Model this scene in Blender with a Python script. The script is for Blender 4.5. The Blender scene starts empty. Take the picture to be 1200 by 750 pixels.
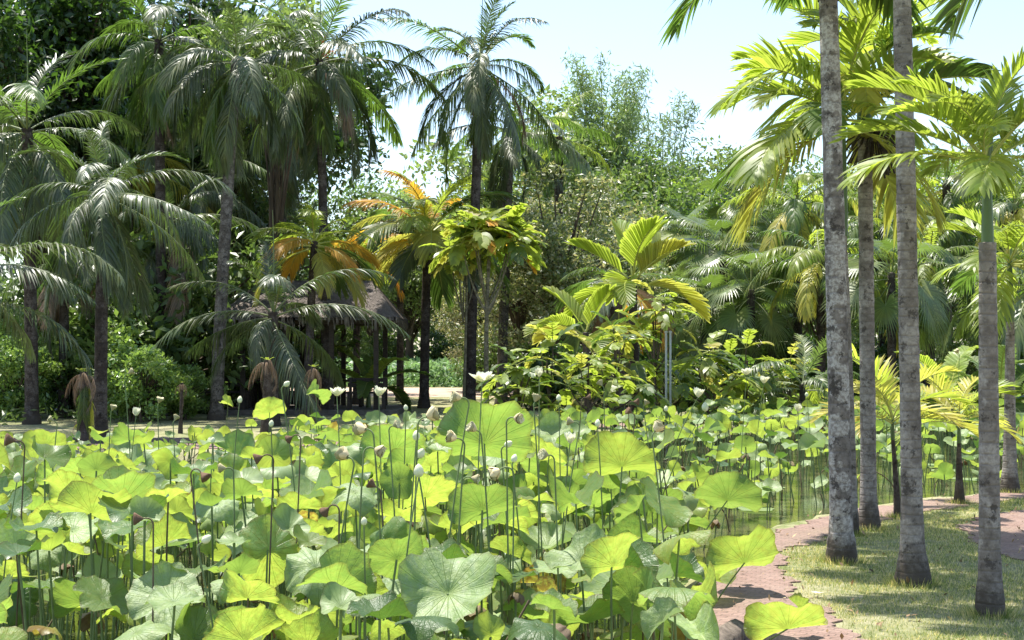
import bpy, math, random
import numpy as np
from mathutils import Vector, Matrix, Euler
random.seed(7); rng = np.random.default_rng(7)
D = bpy.data; SC = bpy.context.scene
COL = SC.collection
PI = math.pi; rad = math.radians
F = 1650.0; HOR = 410.0; CH = 1.9; GZ = 0.12

# ------------------------------------------------------------------ camera, light, world
cam = D.objects.new('camera', D.cameras.new('camera')); COL.objects.link(cam)
cam.location = (0, 0, CH); cam.rotation_euler = (rad(90) + math.atan((HOR-375)/F), 0, 0)
cam.data.sensor_width = 36; cam.data.lens = 36*F/1200; cam.data.clip_end = 3000; cam.data.clip_start = 0.05
SC.camera = cam
SUN_EL, SUN_AZ = rad(71), rad(-38)          # azimuth from +Y (away from camera) towards +X
sdir = Vector((math.sin(SUN_AZ)*math.cos(SUN_EL), math.cos(SUN_AZ)*math.cos(SUN_EL), math.sin(SUN_EL)))
sl = D.lights.new('sun', 'SUN'); sl.energy = 5.0; sl.angle = rad(0.55); sl.color = (1, 0.96, 0.88)
sun = D.objects.new('sun', sl); COL.objects.link(sun)
sun.rotation_euler = sdir.to_track_quat('Z', 'Y').to_euler()
w = D.worlds.new('World'); SC.world = w; w.use_nodes = True
nt = w.node_tree; bg = nt.nodes['Background']
sky = nt.nodes.new('ShaderNodeTexSky'); sky.sky_type = 'NISHITA'; sky.sun_disc = False
sky.sun_elevation = SUN_EL; sky.sun_rotation = SUN_AZ; sky.air_density = 1.0; sky.dust_density = 1.0; sky.ozone_density = 1.0
nt.links.new(sky.outputs[0], bg.inputs[0]); bg.inputs[1].default_value = 0.15
SC.view_settings.view_transform = 'Standard'; SC.view_settings.look = 'None'
SC.view_settings.exposure = 1.0; SC.view_settings.gamma = 1
try:
    SC.cycles.max_bounces = 8; SC.cycles.transmission_bounces = 6; SC.cycles.diffuse_bounces = 4
    SC.cycles.glossy_bounces = 3; SC.cycles.transparent_max_bounces = 6
except Exception: pass

# ------------------------------------------------------------------ materials
class NT:
    def __init__(s, name):
        s.m = D.materials.new(name); s.m.use_nodes = True; s.t = s.m.node_tree
        s.t.nodes.clear(); s.out = s.t.nodes.new('ShaderNodeOutputMaterial')
    def n(s, typ, **kw):
        o = s.t.nodes.new(typ)
        for k, v in kw.items():
            if k.startswith('i_'):
                key = k[2:]; key = int(key) if key.isdigit() else key
                o.inputs[key].default_value = v
            else: setattr(o, k, v)
        return o
    def l(s, a, b): s.t.links.new(a, b)
    def math(s, op, a, b=None, clamp=False):
        o = s.n('ShaderNodeMath', operation=op, use_clamp=clamp)
        for i, v in enumerate((a, b)):
            if v is None: continue
            if isinstance(v, (int, float)): o.inputs[i].default_value = v
            else: s.l(v, o.inputs[i])
        return o.outputs[0]
    def mix(s, f, a, b, mode='MIX'):
        o = s.n('ShaderNodeMix', data_type='RGBA', blend_type=mode)
        for i, v in ((0, f), (6, a), (7, b)):
            if isinstance(v, (int, float)): o.inputs[i].default_value = v
            elif isinstance(v, tuple): o.inputs[i].default_value = (*v[:3], 1)
            else: s.l(v, o.inputs[i])
        return o.outputs[2]
    def noise(s, scale, detail=3, vec=None, rough=0.55):
        o = s.n('ShaderNodeTexNoise'); o.inputs['Scale'].default_value = scale
        o.inputs['Detail'].default_value = detail; o.inputs['Roughness'].default_value = rough
        if vec is not None: s.l(vec, o.inputs['Vector'])
        return o.outputs[0]
    def ramp(s, f, stops):
        o = s.n('ShaderNodeValToRGB'); cr = o.color_ramp
        while len(cr.elements) < len(stops): cr.elements.new(0.5)
        for e, (p, c) in zip(cr.elements, stops):
            e.position = p; e.color = (*c, 1) if isinstance(c, tuple) else (c, c, c, 1)
        s.l(f, o.inputs[0]); return o.outputs[0]
    def bsdf(s, col, rough=0.6, spec=0.4, normal=None):
        o = s.n('ShaderNodeBsdfPrincipled')
        if isinstance(col, tuple): o.inputs['Base Color'].default_value = (*col[:3], 1)
        else: s.l(col, o.inputs['Base Color'])
        if isinstance(rough, (int, float)): o.inputs['Roughness'].default_value = rough
        else: s.l(rough, o.inputs['Roughness'])
        o.inputs['Specular IOR Level'].default_value = spec
        if normal is not None: s.l(normal, o.inputs['Normal'])
        return o
    def bump(s, h, strength=0.4, dist=0.01):
        o = s.n('ShaderNodeBump'); o.inputs['Strength'].default_value = strength
        o.inputs['Distance'].default_value = dist; s.l(h, o.inputs['Height']); return o.outputs[0]
    def done(s, sh): s.l(sh, s.out.inputs[0]); return s.m

MATS = {}
def leafmat(name, col, tcol, trans=0.4, rough=0.42, spec=0.5, stops=None, vary=0.5):
    """two sided leaf: glossy diffuse surface plus light shining through; each leaflet differs a little"""
    if name in MATS: return MATS[name]
    s = NT(name)
    geo = s.n('ShaderNodeNewGeometry'); oi = s.n('ShaderNodeObjectInfo'); tc = s.n('ShaderNodeTexCoord')
    isl = geo.outputs['Random Per Island']
    k = s.math('ADD', s.math('MULTIPLY', isl, vary), s.math('MULTIPLY', oi.outputs['Random'], vary*0.7))
    k = s.math('ADD', k, 1 - vary*0.8)
    nz = s.noise(1.7, 2, tc.outputs['Object'])
    base = s.mix(s.ramp(nz, [(0.35, 0.0), (0.7, 1.0)]), col, tuple(min(1, c*q) for c, q in zip(col, (1.5, 1.15, 0.8))))
    if stops: base = s.ramp(isl, stops)
    kk = s.n('ShaderNodeCombineColor'); [s.l(k, kk.inputs[i]) for i in range(3)]
    c1 = s.mix(1.0, base, kk.outputs[0], 'MULTIPLY')
    p = s.bsdf(c1, rough, spec)
    tl = s.n('ShaderNodeBsdfTranslucent')
    if stops: s.l(s.mix(1.0, c1, (2.2, 2.0, 1.1), 'MULTIPLY'), tl.inputs[0])
    else: s.l(s.mix(1.0, tcol, kk.outputs[0], 'MULTIPLY'), tl.inputs[0])
    mx = s.n('ShaderNodeMixShader'); mx.inputs[0].default_value = trans
    s.l(p.outputs[0], mx.inputs[1]); s.l(tl.outputs[0], mx.inputs[2])
    MATS[name] = s.done(mx.outputs[0]); return MATS[name]

def simple(name, col, rough=0.7, spec=0.3, var=0.35, scale=6, bump=0.3, col2=None, stretch=None):
    if name in MATS: return MATS[name]
    s = NT(name); tc = s.n('ShaderNodeTexCoord'); v = tc.outputs['Object']
    if stretch:
        mp = s.n('ShaderNodeMapping'); mp.inputs['Scale'].default_value = stretch; s.l(v, mp.inputs[0]); v = mp.outputs[0]
    nz = s.noise(scale, 5, v, 0.62)
    c2 = col2 or tuple(c*(1-var) for c in col); c1 = tuple(min(1, c*(1+var)) for c in col) if not col2 else col
    c = s.mix(s.ramp(nz, [(0.32, 0.0), (0.68, 1.0)]), c2, c1)
    p = s.bsdf(c, rough, spec, s.bump(nz, bump, 0.02)); MATS[name] = s.done(p.outputs[0]); return MATS[name]

def trunkmat(name, dark, mid, pale, ring=9.0, lichen=0.5, rings=0.5):
    if name in MATS: return MATS[name]
    s = NT(name); tc = s.n('ShaderNodeTexCoord'); v = tc.outputs['Object']; oi = s.n('ShaderNodeObjectInfo')
    ad = s.n('ShaderNodeVectorMath', operation='ADD'); s.l(v, ad.inputs[0])
    cb = s.n('ShaderNodeCombineXYZ'); s.l(s.math('MULTIPLY', oi.outputs['Random'], 50), cb.inputs[2]); s.l(cb.outputs[0], ad.inputs[1]); v = ad.outputs[0]
    big = s.noise(5, 4, v, 0.65); fine = s.noise(34, 4, v, 0.7); mid_n = s.noise(14, 5, v, 0.7)
    sep = s.n('ShaderNodeSeparateXYZ'); s.l(v, sep.inputs[0])
    z = s.math('ADD', sep.outputs[2], s.math('MULTIPLY', big, 0.035))
    fr = s.math('FRACT', s.math('MULTIPLY', z, ring))
    rg = s.math('MULTIPLY', s.ramp(fr, [(0.0, 0.0), (0.08, 1.0), (0.13, 1.0), (0.3, 0.0)]), s.ramp(mid_n, [(0.38, 0.1), (0.6, 1.0)]))
    c = s.mix(s.ramp(mid_n, [(0.36, 0.0), (0.62, 1.0)]), dark, mid)
    c = s.mix(s.ramp(big, [(0.47, 0.0), (0.47+0.12*(1.2-lichen), 1.0)]), c, s.mix(s.ramp(fine, [(0.4, 0.0), (0.6, 1.0)]), mid, pale))
    c = s.mix(s.ramp(s.noise(9, 5, v, 0.75), [(0.56, 0.0), (0.62, 0.85)]), c, tuple(d*0.45 for d in dark))
    c = s.mix(s.math('MULTIPLY', rg, rings*0.7), c, tuple(d*0.6 for d in dark))
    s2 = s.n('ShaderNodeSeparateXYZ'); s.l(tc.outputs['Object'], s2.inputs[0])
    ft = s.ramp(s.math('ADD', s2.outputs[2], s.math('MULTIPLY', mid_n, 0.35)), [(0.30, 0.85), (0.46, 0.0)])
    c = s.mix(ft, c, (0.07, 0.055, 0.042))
    h = s.math('ADD', s.math('MULTIPLY', fine, 0.6), s.math('ADD', s.math('MULTIPLY', rg, -0.7), mid_n))
    p = s.bsdf(c, 0.85, 0.2, s.bump(h, 0.7, 0.012)); MATS[name] = s.done(p.outputs[0]); return MATS[name]

# ------------------------------------------------------------------ mesh building
class MB:
    def __init__(s): s.V = []; s.Q = []; s.n = 0; s.mi = []
    def add(s, V, Fc, mi=0):
        V = np.asarray(V, float).reshape(-1, 3); Fc = np.asarray(Fc, int)
        s.V.append(V); s.Q.append(Fc + s.n); s.mi.append(np.full(len(Fc), mi)); s.n += len(V); return s
    def mesh(s, name, mats, smooth=True):
        V = np.concatenate(s.V) if s.V else np.zeros((0, 3))
        me = D.meshes.new(name)
        me.vertices.add(len(V)); me.vertices.foreach_set('co', V.astype(np.float32).ravel())
        tot = np.concatenate([np.full(len(q), q.shape[1]) for q in s.Q])
        loops = np.concatenate([q.ravel() for q in s.Q])
        start = np.concatenate([[0], np.cumsum(tot)[:-1]])
        me.loops.add(len(loops)); me.loops.foreach_set('vertex_index', loops.astype(np.int32))
        me.polygons.add(len(tot)); me.polygons.foreach_set('loop_start', start.astype(np.int32))
        me.polygons.foreach_set('loop_total', tot.astype(np.int32))
        for m in (mats if isinstance(mats, (list, tuple)) else [mats]): me.materials.append(m)
        me.polygons.foreach_set('material_index', np.concatenate(s.mi).astype(np.int32))
        me.polygons.foreach_set('use_smooth', np.full(len(tot), bool(smooth)))
        me.update(calc_edges=True); me.validate(); return me

def grid_faces(nr, nc, closed=False):
    """quads of an nr x nc vertex grid (row major); closed wraps the columns"""
    r = np.arange(nr-1)[:, None]; c = np.arange(nc if closed else nc-1)[None]
    c2 = (c+1) % nc
    return np.stack([r*nc+c, r*nc+c2, (r+1)*nc+c2, (r+1)*nc+c], -1).reshape(-1, 4)

def nrm(a): return a/np.maximum(np.linalg.norm(a, axis=-1, keepdims=True), 1e-9)

def tube(mb, pts, radii, seg=8, mi=0, wob=0.0, cap=True, seed=0):
    pts = np.asarray(pts, float); n = len(pts)
    radii = np.broadcast_to(np.asarray(radii, float), (n,))
    t = np.gradient(pts, axis=0); t = nrm(t)
    ref = np.array([0.0, 1.0, 0.0]) if abs(t[0][1]) < 0.9 else np.array([1.0, 0, 0])
    a = nrm(np.cross(t, ref)); b = np.cross(t, a)
    th = np.arange(seg)/seg*2*PI
    r = radii[:, None]*np.ones((n, seg))
    if wob:
        rr = np.random.default_rng(seed)
        r = r*(1+wob*(rr.random((n, seg))-0.5))
    V = pts[:, None]+a[:, None]*(np.cos(th)[None, :, None]*r[..., None])+b[:, None]*(np.sin(th)[None, :, None]*r[..., None])
    mb.add(V.reshape(-1, 3), grid_faces(n, seg, True)[:, ::-1], mi)
    if cap:
        V2 = np.vstack([V[-1], pts[-1]+t[-1]*radii[-1]*0.3]); i = np.arange(seg)
        mb.add(V2, np.stack([i, (i+1) % seg, np.full(seg, seg)], 1)[:, ::-1], mi)

def bez(p0, p1, p2, n):
    t = np.linspace(0, 1, n)[:, None]; p0, p1, p2 = map(np.array, (p0, p1, p2))
    return (1-t)**2*p0+2*t*(1-t)*p1+t*t*p2

def box(mb, c, s, rz=0, mi=0, tilt=None):
    v = np.array([[x, y, z] for x in (-.5, .5) for y in (-.5, .5) for z in (-.5, .5)])*np.array(s)
    if tilt is not None: v = v@np.array(Euler(tilt).to_matrix()).T
    if rz: v = v@np.array(Matrix.Rotation(rz, 3, 'Z')).T
    mb.add(v+np.array(c), [[0, 1, 3, 2], [4, 6, 7, 5], [0, 4, 5, 1], [2, 3, 7, 6], [0, 2, 6, 4], [1, 5, 7, 3]], mi)

# ------------------------------------------------------------------ objects
def empty(name, label, cat, loc, group=None, rz=0):
    o = D.objects.new(name, None); COL.objects.link(o); o.empty_display_size = 0.2
    o.location = loc; o.rotation_euler = (0, 0, rz)
    o['label'] = label; o['category'] = cat
    if group: o['group'] = group
    return o
def part(name, me, parent, loc=(0, 0, 0), rot=(0, 0, 0), scale=(1, 1, 1), label=None):
    o = D.objects.new(name, me); COL.objects.link(o)
    if parent is not None: o.parent = parent
    o.location = loc; o.rotation_euler = rot; o.scale = scale
    if label: o['label'] = label
    return o
def struct(name, me, kind='structure', label=None, cat=None):
    o = D.objects.new(name, me); COL.objects.link(o); o['kind'] = kind
    if label: o['label'] = label
    if cat: o['category'] = cat
    return o
def solo(name, me, label, cat, loc=(0, 0, 0), group=None, rot=(0, 0, 0), scale=(1, 1, 1)):
    o = D.objects.new(name, me); COL.objects.link(o); o.location = loc; o.rotation_euler = rot; o.scale = scale
    o['label'] = label; o['category'] = cat
    if group: o['group'] = group
    return o
def at(px, d): return (px-600)/F*d
def dz(py, d): return CH-(py-HOR)/F*d
def gd(py, h=GZ): return F*(CH-h)/(py-HOR)

# ------------------------------------------------------------------ ground, pond
POND = np.array([(0.75, 2.6), (0.95, 6), (1.05, 9), (1.3, 11), (1.8, 12.4), (2.6, 14.3), (3.95, 16.2), (5.4, 17.4), (7.2, 18.5), (14, 19.6), (30, 20),
                 (30, 40), (12, 38), (6, 34.5), (2.5, 29.5), (-1, 26.0), (-4, 24.4), (-9, 24.0), (-16, 24), (-16, 8), (-9, 2.6)])
def poly_sd(P, pts):
    """signed distance, negative inside"""
    a = P; b = np.roll(P, -1, 0); d = np.full(len(pts), 1e9); ins = np.zeros(len(pts), bool)
    for i in range(len(P)):
        e = b[i]-a[i]; wv = pts-a[i]; t = np.clip((wv@e)/(e@e), 0, 1)
        d = np.minimum(d, np.linalg.norm(wv-t[:, None]*e, axis=1))
        c = ((a[i][1] > pts[:, 1]) != (b[i][1] > pts[:, 1]))
        with np.errstate(divide='ignore', invalid='ignore'):
            xx = (b[i][0]-a[i][0])*(pts[:, 1]-a[i][1])/(b[i][1]-a[i][1])+a[i][0]
        ins ^= c & (pts[:, 0] < xx)
    return np.where(ins, -d, d)
def smooth_poly(P, it=2):
    for _ in range(it):
        Q = np.roll(P, -1, 0); P = np.stack([0.75*P+0.25*Q, 0.25*P+0.75*Q], 1).reshape(-1, 2)
    return P
PONDS = smooth_poly(POND, 2)
def gheight(x, y):
    pts = np.stack([x, y], -1).reshape(-1, 2); d = poly_sd(PONDS, pts)
    d = d+0.05*np.sin(pts[:, 0]*5.1+pts[:, 1]*2.3)+0.03*np.sin(pts[:, 0]*13+pts[:, 1]*9)
    t = np.clip((d+0.45)/0.5, 0, 1); t = t*t*(3-2*t)
    return (-0.5+(GZ+0.5)*t).reshape(np.shape(x))
def axis(lo, hi, step, far):
    c = list(np.arange(lo, hi+1e-6, step)); s = step; a = lo; b = hi; L = []; R = []
    while b < far: s *= 1.35; a -= s; b += s; L.append(a); R.append(b)
    return np.array(L[::-1]+c+R)
gx = axis(-18, 32, 0.3, 1200); gy = axis(0, 44, 0.3, 1200)
X, Y = np.meshgrid(gx, gy)
Z = gheight(X, Y)
mb = MB(); mb.add(np.stack([X, Y, Z], -1).reshape(-1, 3), grid_faces(len(gy), len(gx)))
s = NT('lawn'); tc = s.n('ShaderNodeTexCoord'); v = tc.outputs['Object']
n1 = s.noise(0.55, 4, v); n2 = s.noise(7, 5, v, 0.7); n3 = s.noise(60, 3, v, 0.7)
c = s.mix(s.ramp(n1, [(0.38, 0.0), (0.66, 1.0)]), (0.20, 0.23, 0.085), (0.42, 0.38, 0.22))
c = s.mix(s.ramp(n2, [(0.42, 0.0), (0.7, 0.8)]), c, (0.50, 0.45, 0.30))
c = s.mix(s.ramp(n3, [(0.35, 0.45), (0.6, 0.0)]), c, (0.08, 0.09, 0.04))
MATS['lawn'] = s.done(s.bsdf(c, 0.95, 0.1, s.bump(s.math('ADD', n3, n2), 0.8, 0.03)).outputs[0])
struct('ground', mb.mesh('ground', MATS['lawn']))
# pond water
s = NT('water'); tc = s.n('ShaderNodeTexCoord'); v = tc.outputs['Object']
h = s.noise(9, 3, v); h2 = s.noise(1.5, 2, v)
c = s.mix(s.ramp(h2, [(0.4, 0.0), (0.6, 1.0)]), (0.035, 0.045, 0.018), (0.085, 0.082, 0.04))
MATS['water'] = s.done(s.bsdf(c, 0.07, 0.6, s.bump(h, 0.12, 0.02)).outputs[0])
mb = MB(); x0, x1, y0, y1 = -17.5, 31, 2.0, 41
xs = np.linspace(x0, x1, 30); ys = np.linspace(y0, y1, 30); A, B = np.meshgrid(xs, ys)
mb.add(np.stack([A, B, A*0], -1).reshape(-1, 3), grid_faces(30, 30)); struct('water', mb.mesh('water', MATS['water']))

# paths
def ribbon(L, R, z, name, mat, thick=0.05):
    """a sheet between two polylines of equal length with a wobbly edge and a small drop at its sides"""
    L = np.array(L, float); R = np.array(R, float); n = 420
    def res(P):
        sx = np.concatenate([[0], np.cumsum(np.linalg.norm(np.diff(P, axis=0), axis=1))]); u = np.linspace(0, sx[-1], n)
        q = np.stack([np.interp(u, sx, P[:, 0]), np.interp(u, sx, P[:, 1])], 1)
        for _ in range(6): q[1:-1] = 0.25*q[:-2]+0.5*q[1:-1]+0.25*q[2:]
        return q
    a = res(L); b = res(R); i = np.arange(n)
    wv = 0.035*np.sin(i*0.9)+0.03*np.sin(i*2.3+1)+0.05*np.sin(i*0.31)+0.012*(np.random.default_rng(n).random(n)-0.5)
    e = nrm(b-a); a = a+e*wv[:, None]; b = b+e*wv[::-1][:, None]
    rows = []
    for k in range(-1, 10):
        t = min(max(k/8, 0), 1); p = a*(1-t)+b*t; zz = z-(thick if k in (-1, 9) else 0)
        rows.append(np.column_stack([p, np.full(n, zz)]))
    V = np.stack(rows, 1); mb = MB(); mb.add(V.reshape(-1, 3), grid_faces(n, 11)[:, ::-1])
    me = mb.mesh(name, mat, False); return struct(name, me)
s = NT('pavers'); tc = s.n('ShaderNodeTexCoord'); v = tc.outputs['Object']
mp = s.n('ShaderNodeMapping'); mp.inputs['Rotation'].default_value = (0, 0, 0.5); s.l(v, mp.inputs[0])
br = s.n('ShaderNodeTexBrick'); s.l(mp.outputs[0], br.inputs['Vector']); br.inputs['Scale'].default_value = 4.4
br.inputs['Color1'].default_value = (0.29, 0.185, 0.15, 1); br.inputs['Color2'].default_value = (0.20, 0.125, 0.10, 1)
br.inputs['Mortar'].default_value = (0.15, 0.11, 0.085, 1); br.inputs['Mortar Size'].default_value = 0.022
br.inputs['Mortar Smooth'].default_value = 0.6
n1 = s.noise(3, 5, v, 0.7); n2 = s.noise(30, 4, v, 0.7); n0 = s.noise(0.9, 3, v)
c = s.mix(s.ramp(n1, [(0.38, 0.15), (0.7, 0.75)]), br.outputs[0], (0.32, 0.23, 0.19))
c = s.mix(s.ramp(n2, [(0.3, 0.55), (0.5, 0.0)]), c, (0.12, 0.09, 0.07))
c = s.mix(s.ramp(n0, [(0.5, 0.0), (0.72, 0.5)]), c, (0.22, 0.18, 0.12))
hh = s.math('ADD', s.math('MULTIPLY', br.outputs[1], -0.6), n2)
MATS['pavers'] = s.done(s.bsdf(c, 0.9, 0.2, s.bump(hh, 0.8, 0.015)).outputs[0])
ribbon([(0.9, 2.0), (1.1, 6), (1.2, 8.8), (1.42, 10.9), (1.98, 12.2), (2.75, 14.1), (4.05, 15.95), (5.5, 17.1), (7.3, 18.2), (14, 19.2)],
       [(2.4, 2.0), (2.3, 6), (2.15, 8.8), (2.08, 10.6), (2.35, 12.4), (3.2, 13.7), (4.35, 15.3), (5.7, 16.6), (7.4, 17.8), (14, 18.9)], GZ+0.012, 'path', MATS['pavers'])
ribbon([(5.2, 3), (4.7, 9), (4.32, 11.3), (4.25, 12.8), (4.5, 14.2), (5.2, 15.3), (6.4, 16.0), (12, 17.0)],
       [(6.7, 3), (6.4, 9), (6.2, 11.2), (6.3, 12.6), (6.6, 13.4), (7.2, 14), (8.2, 14.3), (12, 14.6)], GZ+0.012, 'path', MATS['pavers'])
ribbon([(-18, 26.4), (-9, 26.6), (-5.5, 26.9), (-3, 28.4), (-1, 31), (3, 36), (9, 40), (20, 43)],
       [(-18, 24.9), (-9, 25.0), (-5.0, 25.3), (-2.2, 26.9), (0.4, 30), (4.4, 34.8), (10, 38.9), (20, 41.5)], GZ+0.012, 'path', MATS['pavers'])
dirt = simple('bare_earth', (0.44, 0.33, 0.25), 0.95, 0.1, 0.25, 2.5, 0.4)
ribbon([(-14, 64), (-8, 66), (-4, 66), (4, 63), (14, 58)], [(-14, 50), (-8, 54), (-3, 53), (4, 52), (14, 49)], GZ+0.008, 'dirt_path', dirt)
# kerb along the far path
mb = MB()
xs = np.linspace(-18, -5.2, 40); V = []
for q in ((0, 0), (0, .13), (.14, .13), (.14, 0)):
    V.append(np.column_stack([xs, 26.72+q[0]+0.02*np.sin(xs*3), np.full(40, GZ-0.02+q[1])]))
mb.add(np.stack(V, 1).reshape(-1, 3), grid_faces(40, 4)[:, ::-1])
struct('kerb', mb.mesh('kerb', simple('old_concrete', (0.16, 0.14, 0.13), 0.9, 0.2), False))
# ------------------------------------------------------------------ leaf material set
M_dark = leafmat('dark_frond', (0.066, 0.094, 0.048), (0.12, 0.21, 0.035), 0.25, 0.42, 0.55)
M_green = leafmat('green_frond', (0.075, 0.125, 0.035), (0.16, 0.29, 0.035), 0.38, 0.4, 0.5)
M_lime = leafmat('lime_frond', (0.17, 0.24, 0.05), (0.46, 0.58, 0.06), 0.48, 0.42, 0.45)
M_yell = leafmat('yellow_frond', (0.30, 0.31, 0.07), (0.58, 0.60, 0.09), 0.45, 0.45, 0.4)
M_oran = leafmat('orange_frond', (0.42, 0.27, 0.05), (0.80, 0.50, 0.05), 0.5, 0.5, 0.35)
M_dead = leafmat('dead_frond', (0.20, 0.165, 0.135), (0.20, 0.15, 0.10), 0.2, 0.8, 0.2)
M_fan = leafmat('fan_leaf', (0.105, 0.155, 0.055), (0.20, 0.32, 0.045), 0.33, 0.38, 0.6)
M_grey = leafmat('grey_green_leaf', (0.135, 0.185, 0.075), (0.22, 0.34, 0.06), 0.33, 0.4, 0.6)
M_rach = simple('frond_rib', (0.16, 0.19, 0.07), 0.5, 0.4, 0.2, 8, 0.1)
M_rachy = simple('yellow_rib', (0.34, 0.36, 0.08), 0.5, 0.4, 0.2, 8, 0.1)
M_shaft = simple('crownshaft', (0.07, 0.115, 0.03), 0.42, 0.45, 0.3, 5, 0.1, None, (1, 1, 0.3))
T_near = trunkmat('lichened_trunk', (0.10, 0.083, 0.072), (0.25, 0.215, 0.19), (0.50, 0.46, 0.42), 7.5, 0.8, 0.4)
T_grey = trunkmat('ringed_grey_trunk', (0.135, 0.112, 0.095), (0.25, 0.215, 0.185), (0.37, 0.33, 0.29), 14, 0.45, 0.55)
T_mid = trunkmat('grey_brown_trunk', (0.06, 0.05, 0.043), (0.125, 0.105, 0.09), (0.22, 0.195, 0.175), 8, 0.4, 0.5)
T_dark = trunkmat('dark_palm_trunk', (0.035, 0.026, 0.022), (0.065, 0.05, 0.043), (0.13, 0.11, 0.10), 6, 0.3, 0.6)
M_bark = simple('bark', (0.10, 0.075, 0.055), 0.9, 0.2, 0.4, 5, 0.6, None, (1, 1, 0.25))

# ------------------------------------------------------------------ fronds
def frond(L=3.0, e0=40, bend=70, n=60, ll=0.7, lw=0.045, ang=55, vee=15, droop=0.35, pet=0.12, seed=0,
          mat=None, rmat=None, rr=0.022, blunt=False, rag=0.1, K=4, wave=0.0, split=1.0, side=0.0, tipfrac=0.35):
    """feather frond leaving the origin along +X; gravity along -Z"""
    r = np.random.default_rng(seed); N = 24
    t = np.linspace(0, 1, N); el = np.radians(e0-bend*t**1.25)
    az = np.radians(side)*t**1.5
    d = np.stack([np.cos(el)*np.cos(az), np.cos(el)*np.sin(az), np.sin(el)], 1)
    P = np.concatenate([[[0, 0, 0]], np.cumsum((d[:-1]+d[1:])/2*(L/(N-1)), 0)])
    mb = MB(); tube(mb, P[::2] if N > 12 else P, rr*(1-0.88*np.linspace(0, 1, len(P[::2])))+0.002, 5, 0, cap=False)
    u = np.linspace(pet, 0.995, n); u = np.repeat(u, 2); sg = np.tile([1.0, -1.0], n)
    u = np.clip(u+(r.random(2*n)-0.5)*rag*0.6/n*(0 if blunt else 4), pet, 1)
    B = np.stack([np.interp(u, t, P[:, k]) for k in range(3)], 1)
    T = nrm(np.stack([np.interp(u, t, d[:, k]) for k in range(3)], 1))
    S = nrm(np.cross(np.array([0, 0, 1.0]), T)); Uv = np.cross(T, S)
    uu = (u-pet)/(1-pet)
    env = np.sin(np.clip(0.12+0.88*uu, 0, 1)*PI)**0.55 if not blunt else np.sin(np.clip(0.2+0.72*uu, 0, 1)*PI)**0.5
    env = np.maximum(env, tipfrac*(1 if blunt else 0.8))
    lenl = ll*env*(1+(r.random(2*n)-0.5)*2*rag)
    if not blunt: lenl = np.where(r.random(2*n) < 0.05+0.18*max(0, rag-0.1), lenl*0.3, lenl)
    a = np.radians(ang*(1-0.55*uu)+(r.random(2*n)-0.5)*rag*60*(0 if blunt else 1))
    vv = np.radians(vee+(r.random(2*n)-0.5)*rag*120*(0.1 if blunt else 1))
    dirn = T*np.cos(a)[:, None]+(S*sg[:, None]*np.cos(vv)[:, None]+Uv*np.sin(vv)[:, None])*np.sin(a)[:, None]
    dirn = nrm(dirn)
    wd = T-dirn*np.sum(T*dirn, 1, keepdims=True); wd = nrm(wd)
    nn = np.cross(dirn, wd); tw = (np.where(np.repeat(np.arange(n), 2) % 2 == 0, 0.28, -0.28)*sg if blunt else (r.random(2*n)-0.5)*0.9)
    wd = wd*np.cos(tw)[:, None]+nn*np.sin(tw)[:, None]
    sp = (1-pet)*L/n
    ss = np.linspace(0, 1, K+1)
    rows = []
    dr = droop*(0.7+0.6*r.random(2*n))
    for sk in ss:
        c = B+dirn*(lenl*sk)[:, None]; c[:, 2] -= lenl*dr*sk**2
        c -= dirn*(lenl*dr*0.28*sk**2)[:, None]
        if blunt:
            spread = sp*0.62*(1+0.35*sk)*split
            wk = spread if sk < 0.86 else spread*0.35
            wk = np.full(2*n, wk)
        else:
            wk = np.full(2*n, lw/2*(0.55+1.6*sk if sk < 0.28 else 1.0*(1-((sk-0.28)/0.72)**1.8)+0.03))
        if wave: c[:, 2] += wave*np.sin(uu*22+sk*3)*sk
        rows.append(np.stack([c-wd*wk[:, None], c+wd*wk[:, None]], 1))
    V = np.stack(rows, 1)                                  # leaflet, K+1, 2, 3
    Fq = grid_faces(K+1, 2); base = np.arange(2*n)[:, None, None]*(2*(K+1))
    mb.add(V.reshape(-1, 3), (Fq[None]+base).reshape(-1, 4), 1)
    return mb.mesh('frond', [rmat or M_rach, mat or M_green], not blunt)

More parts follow.
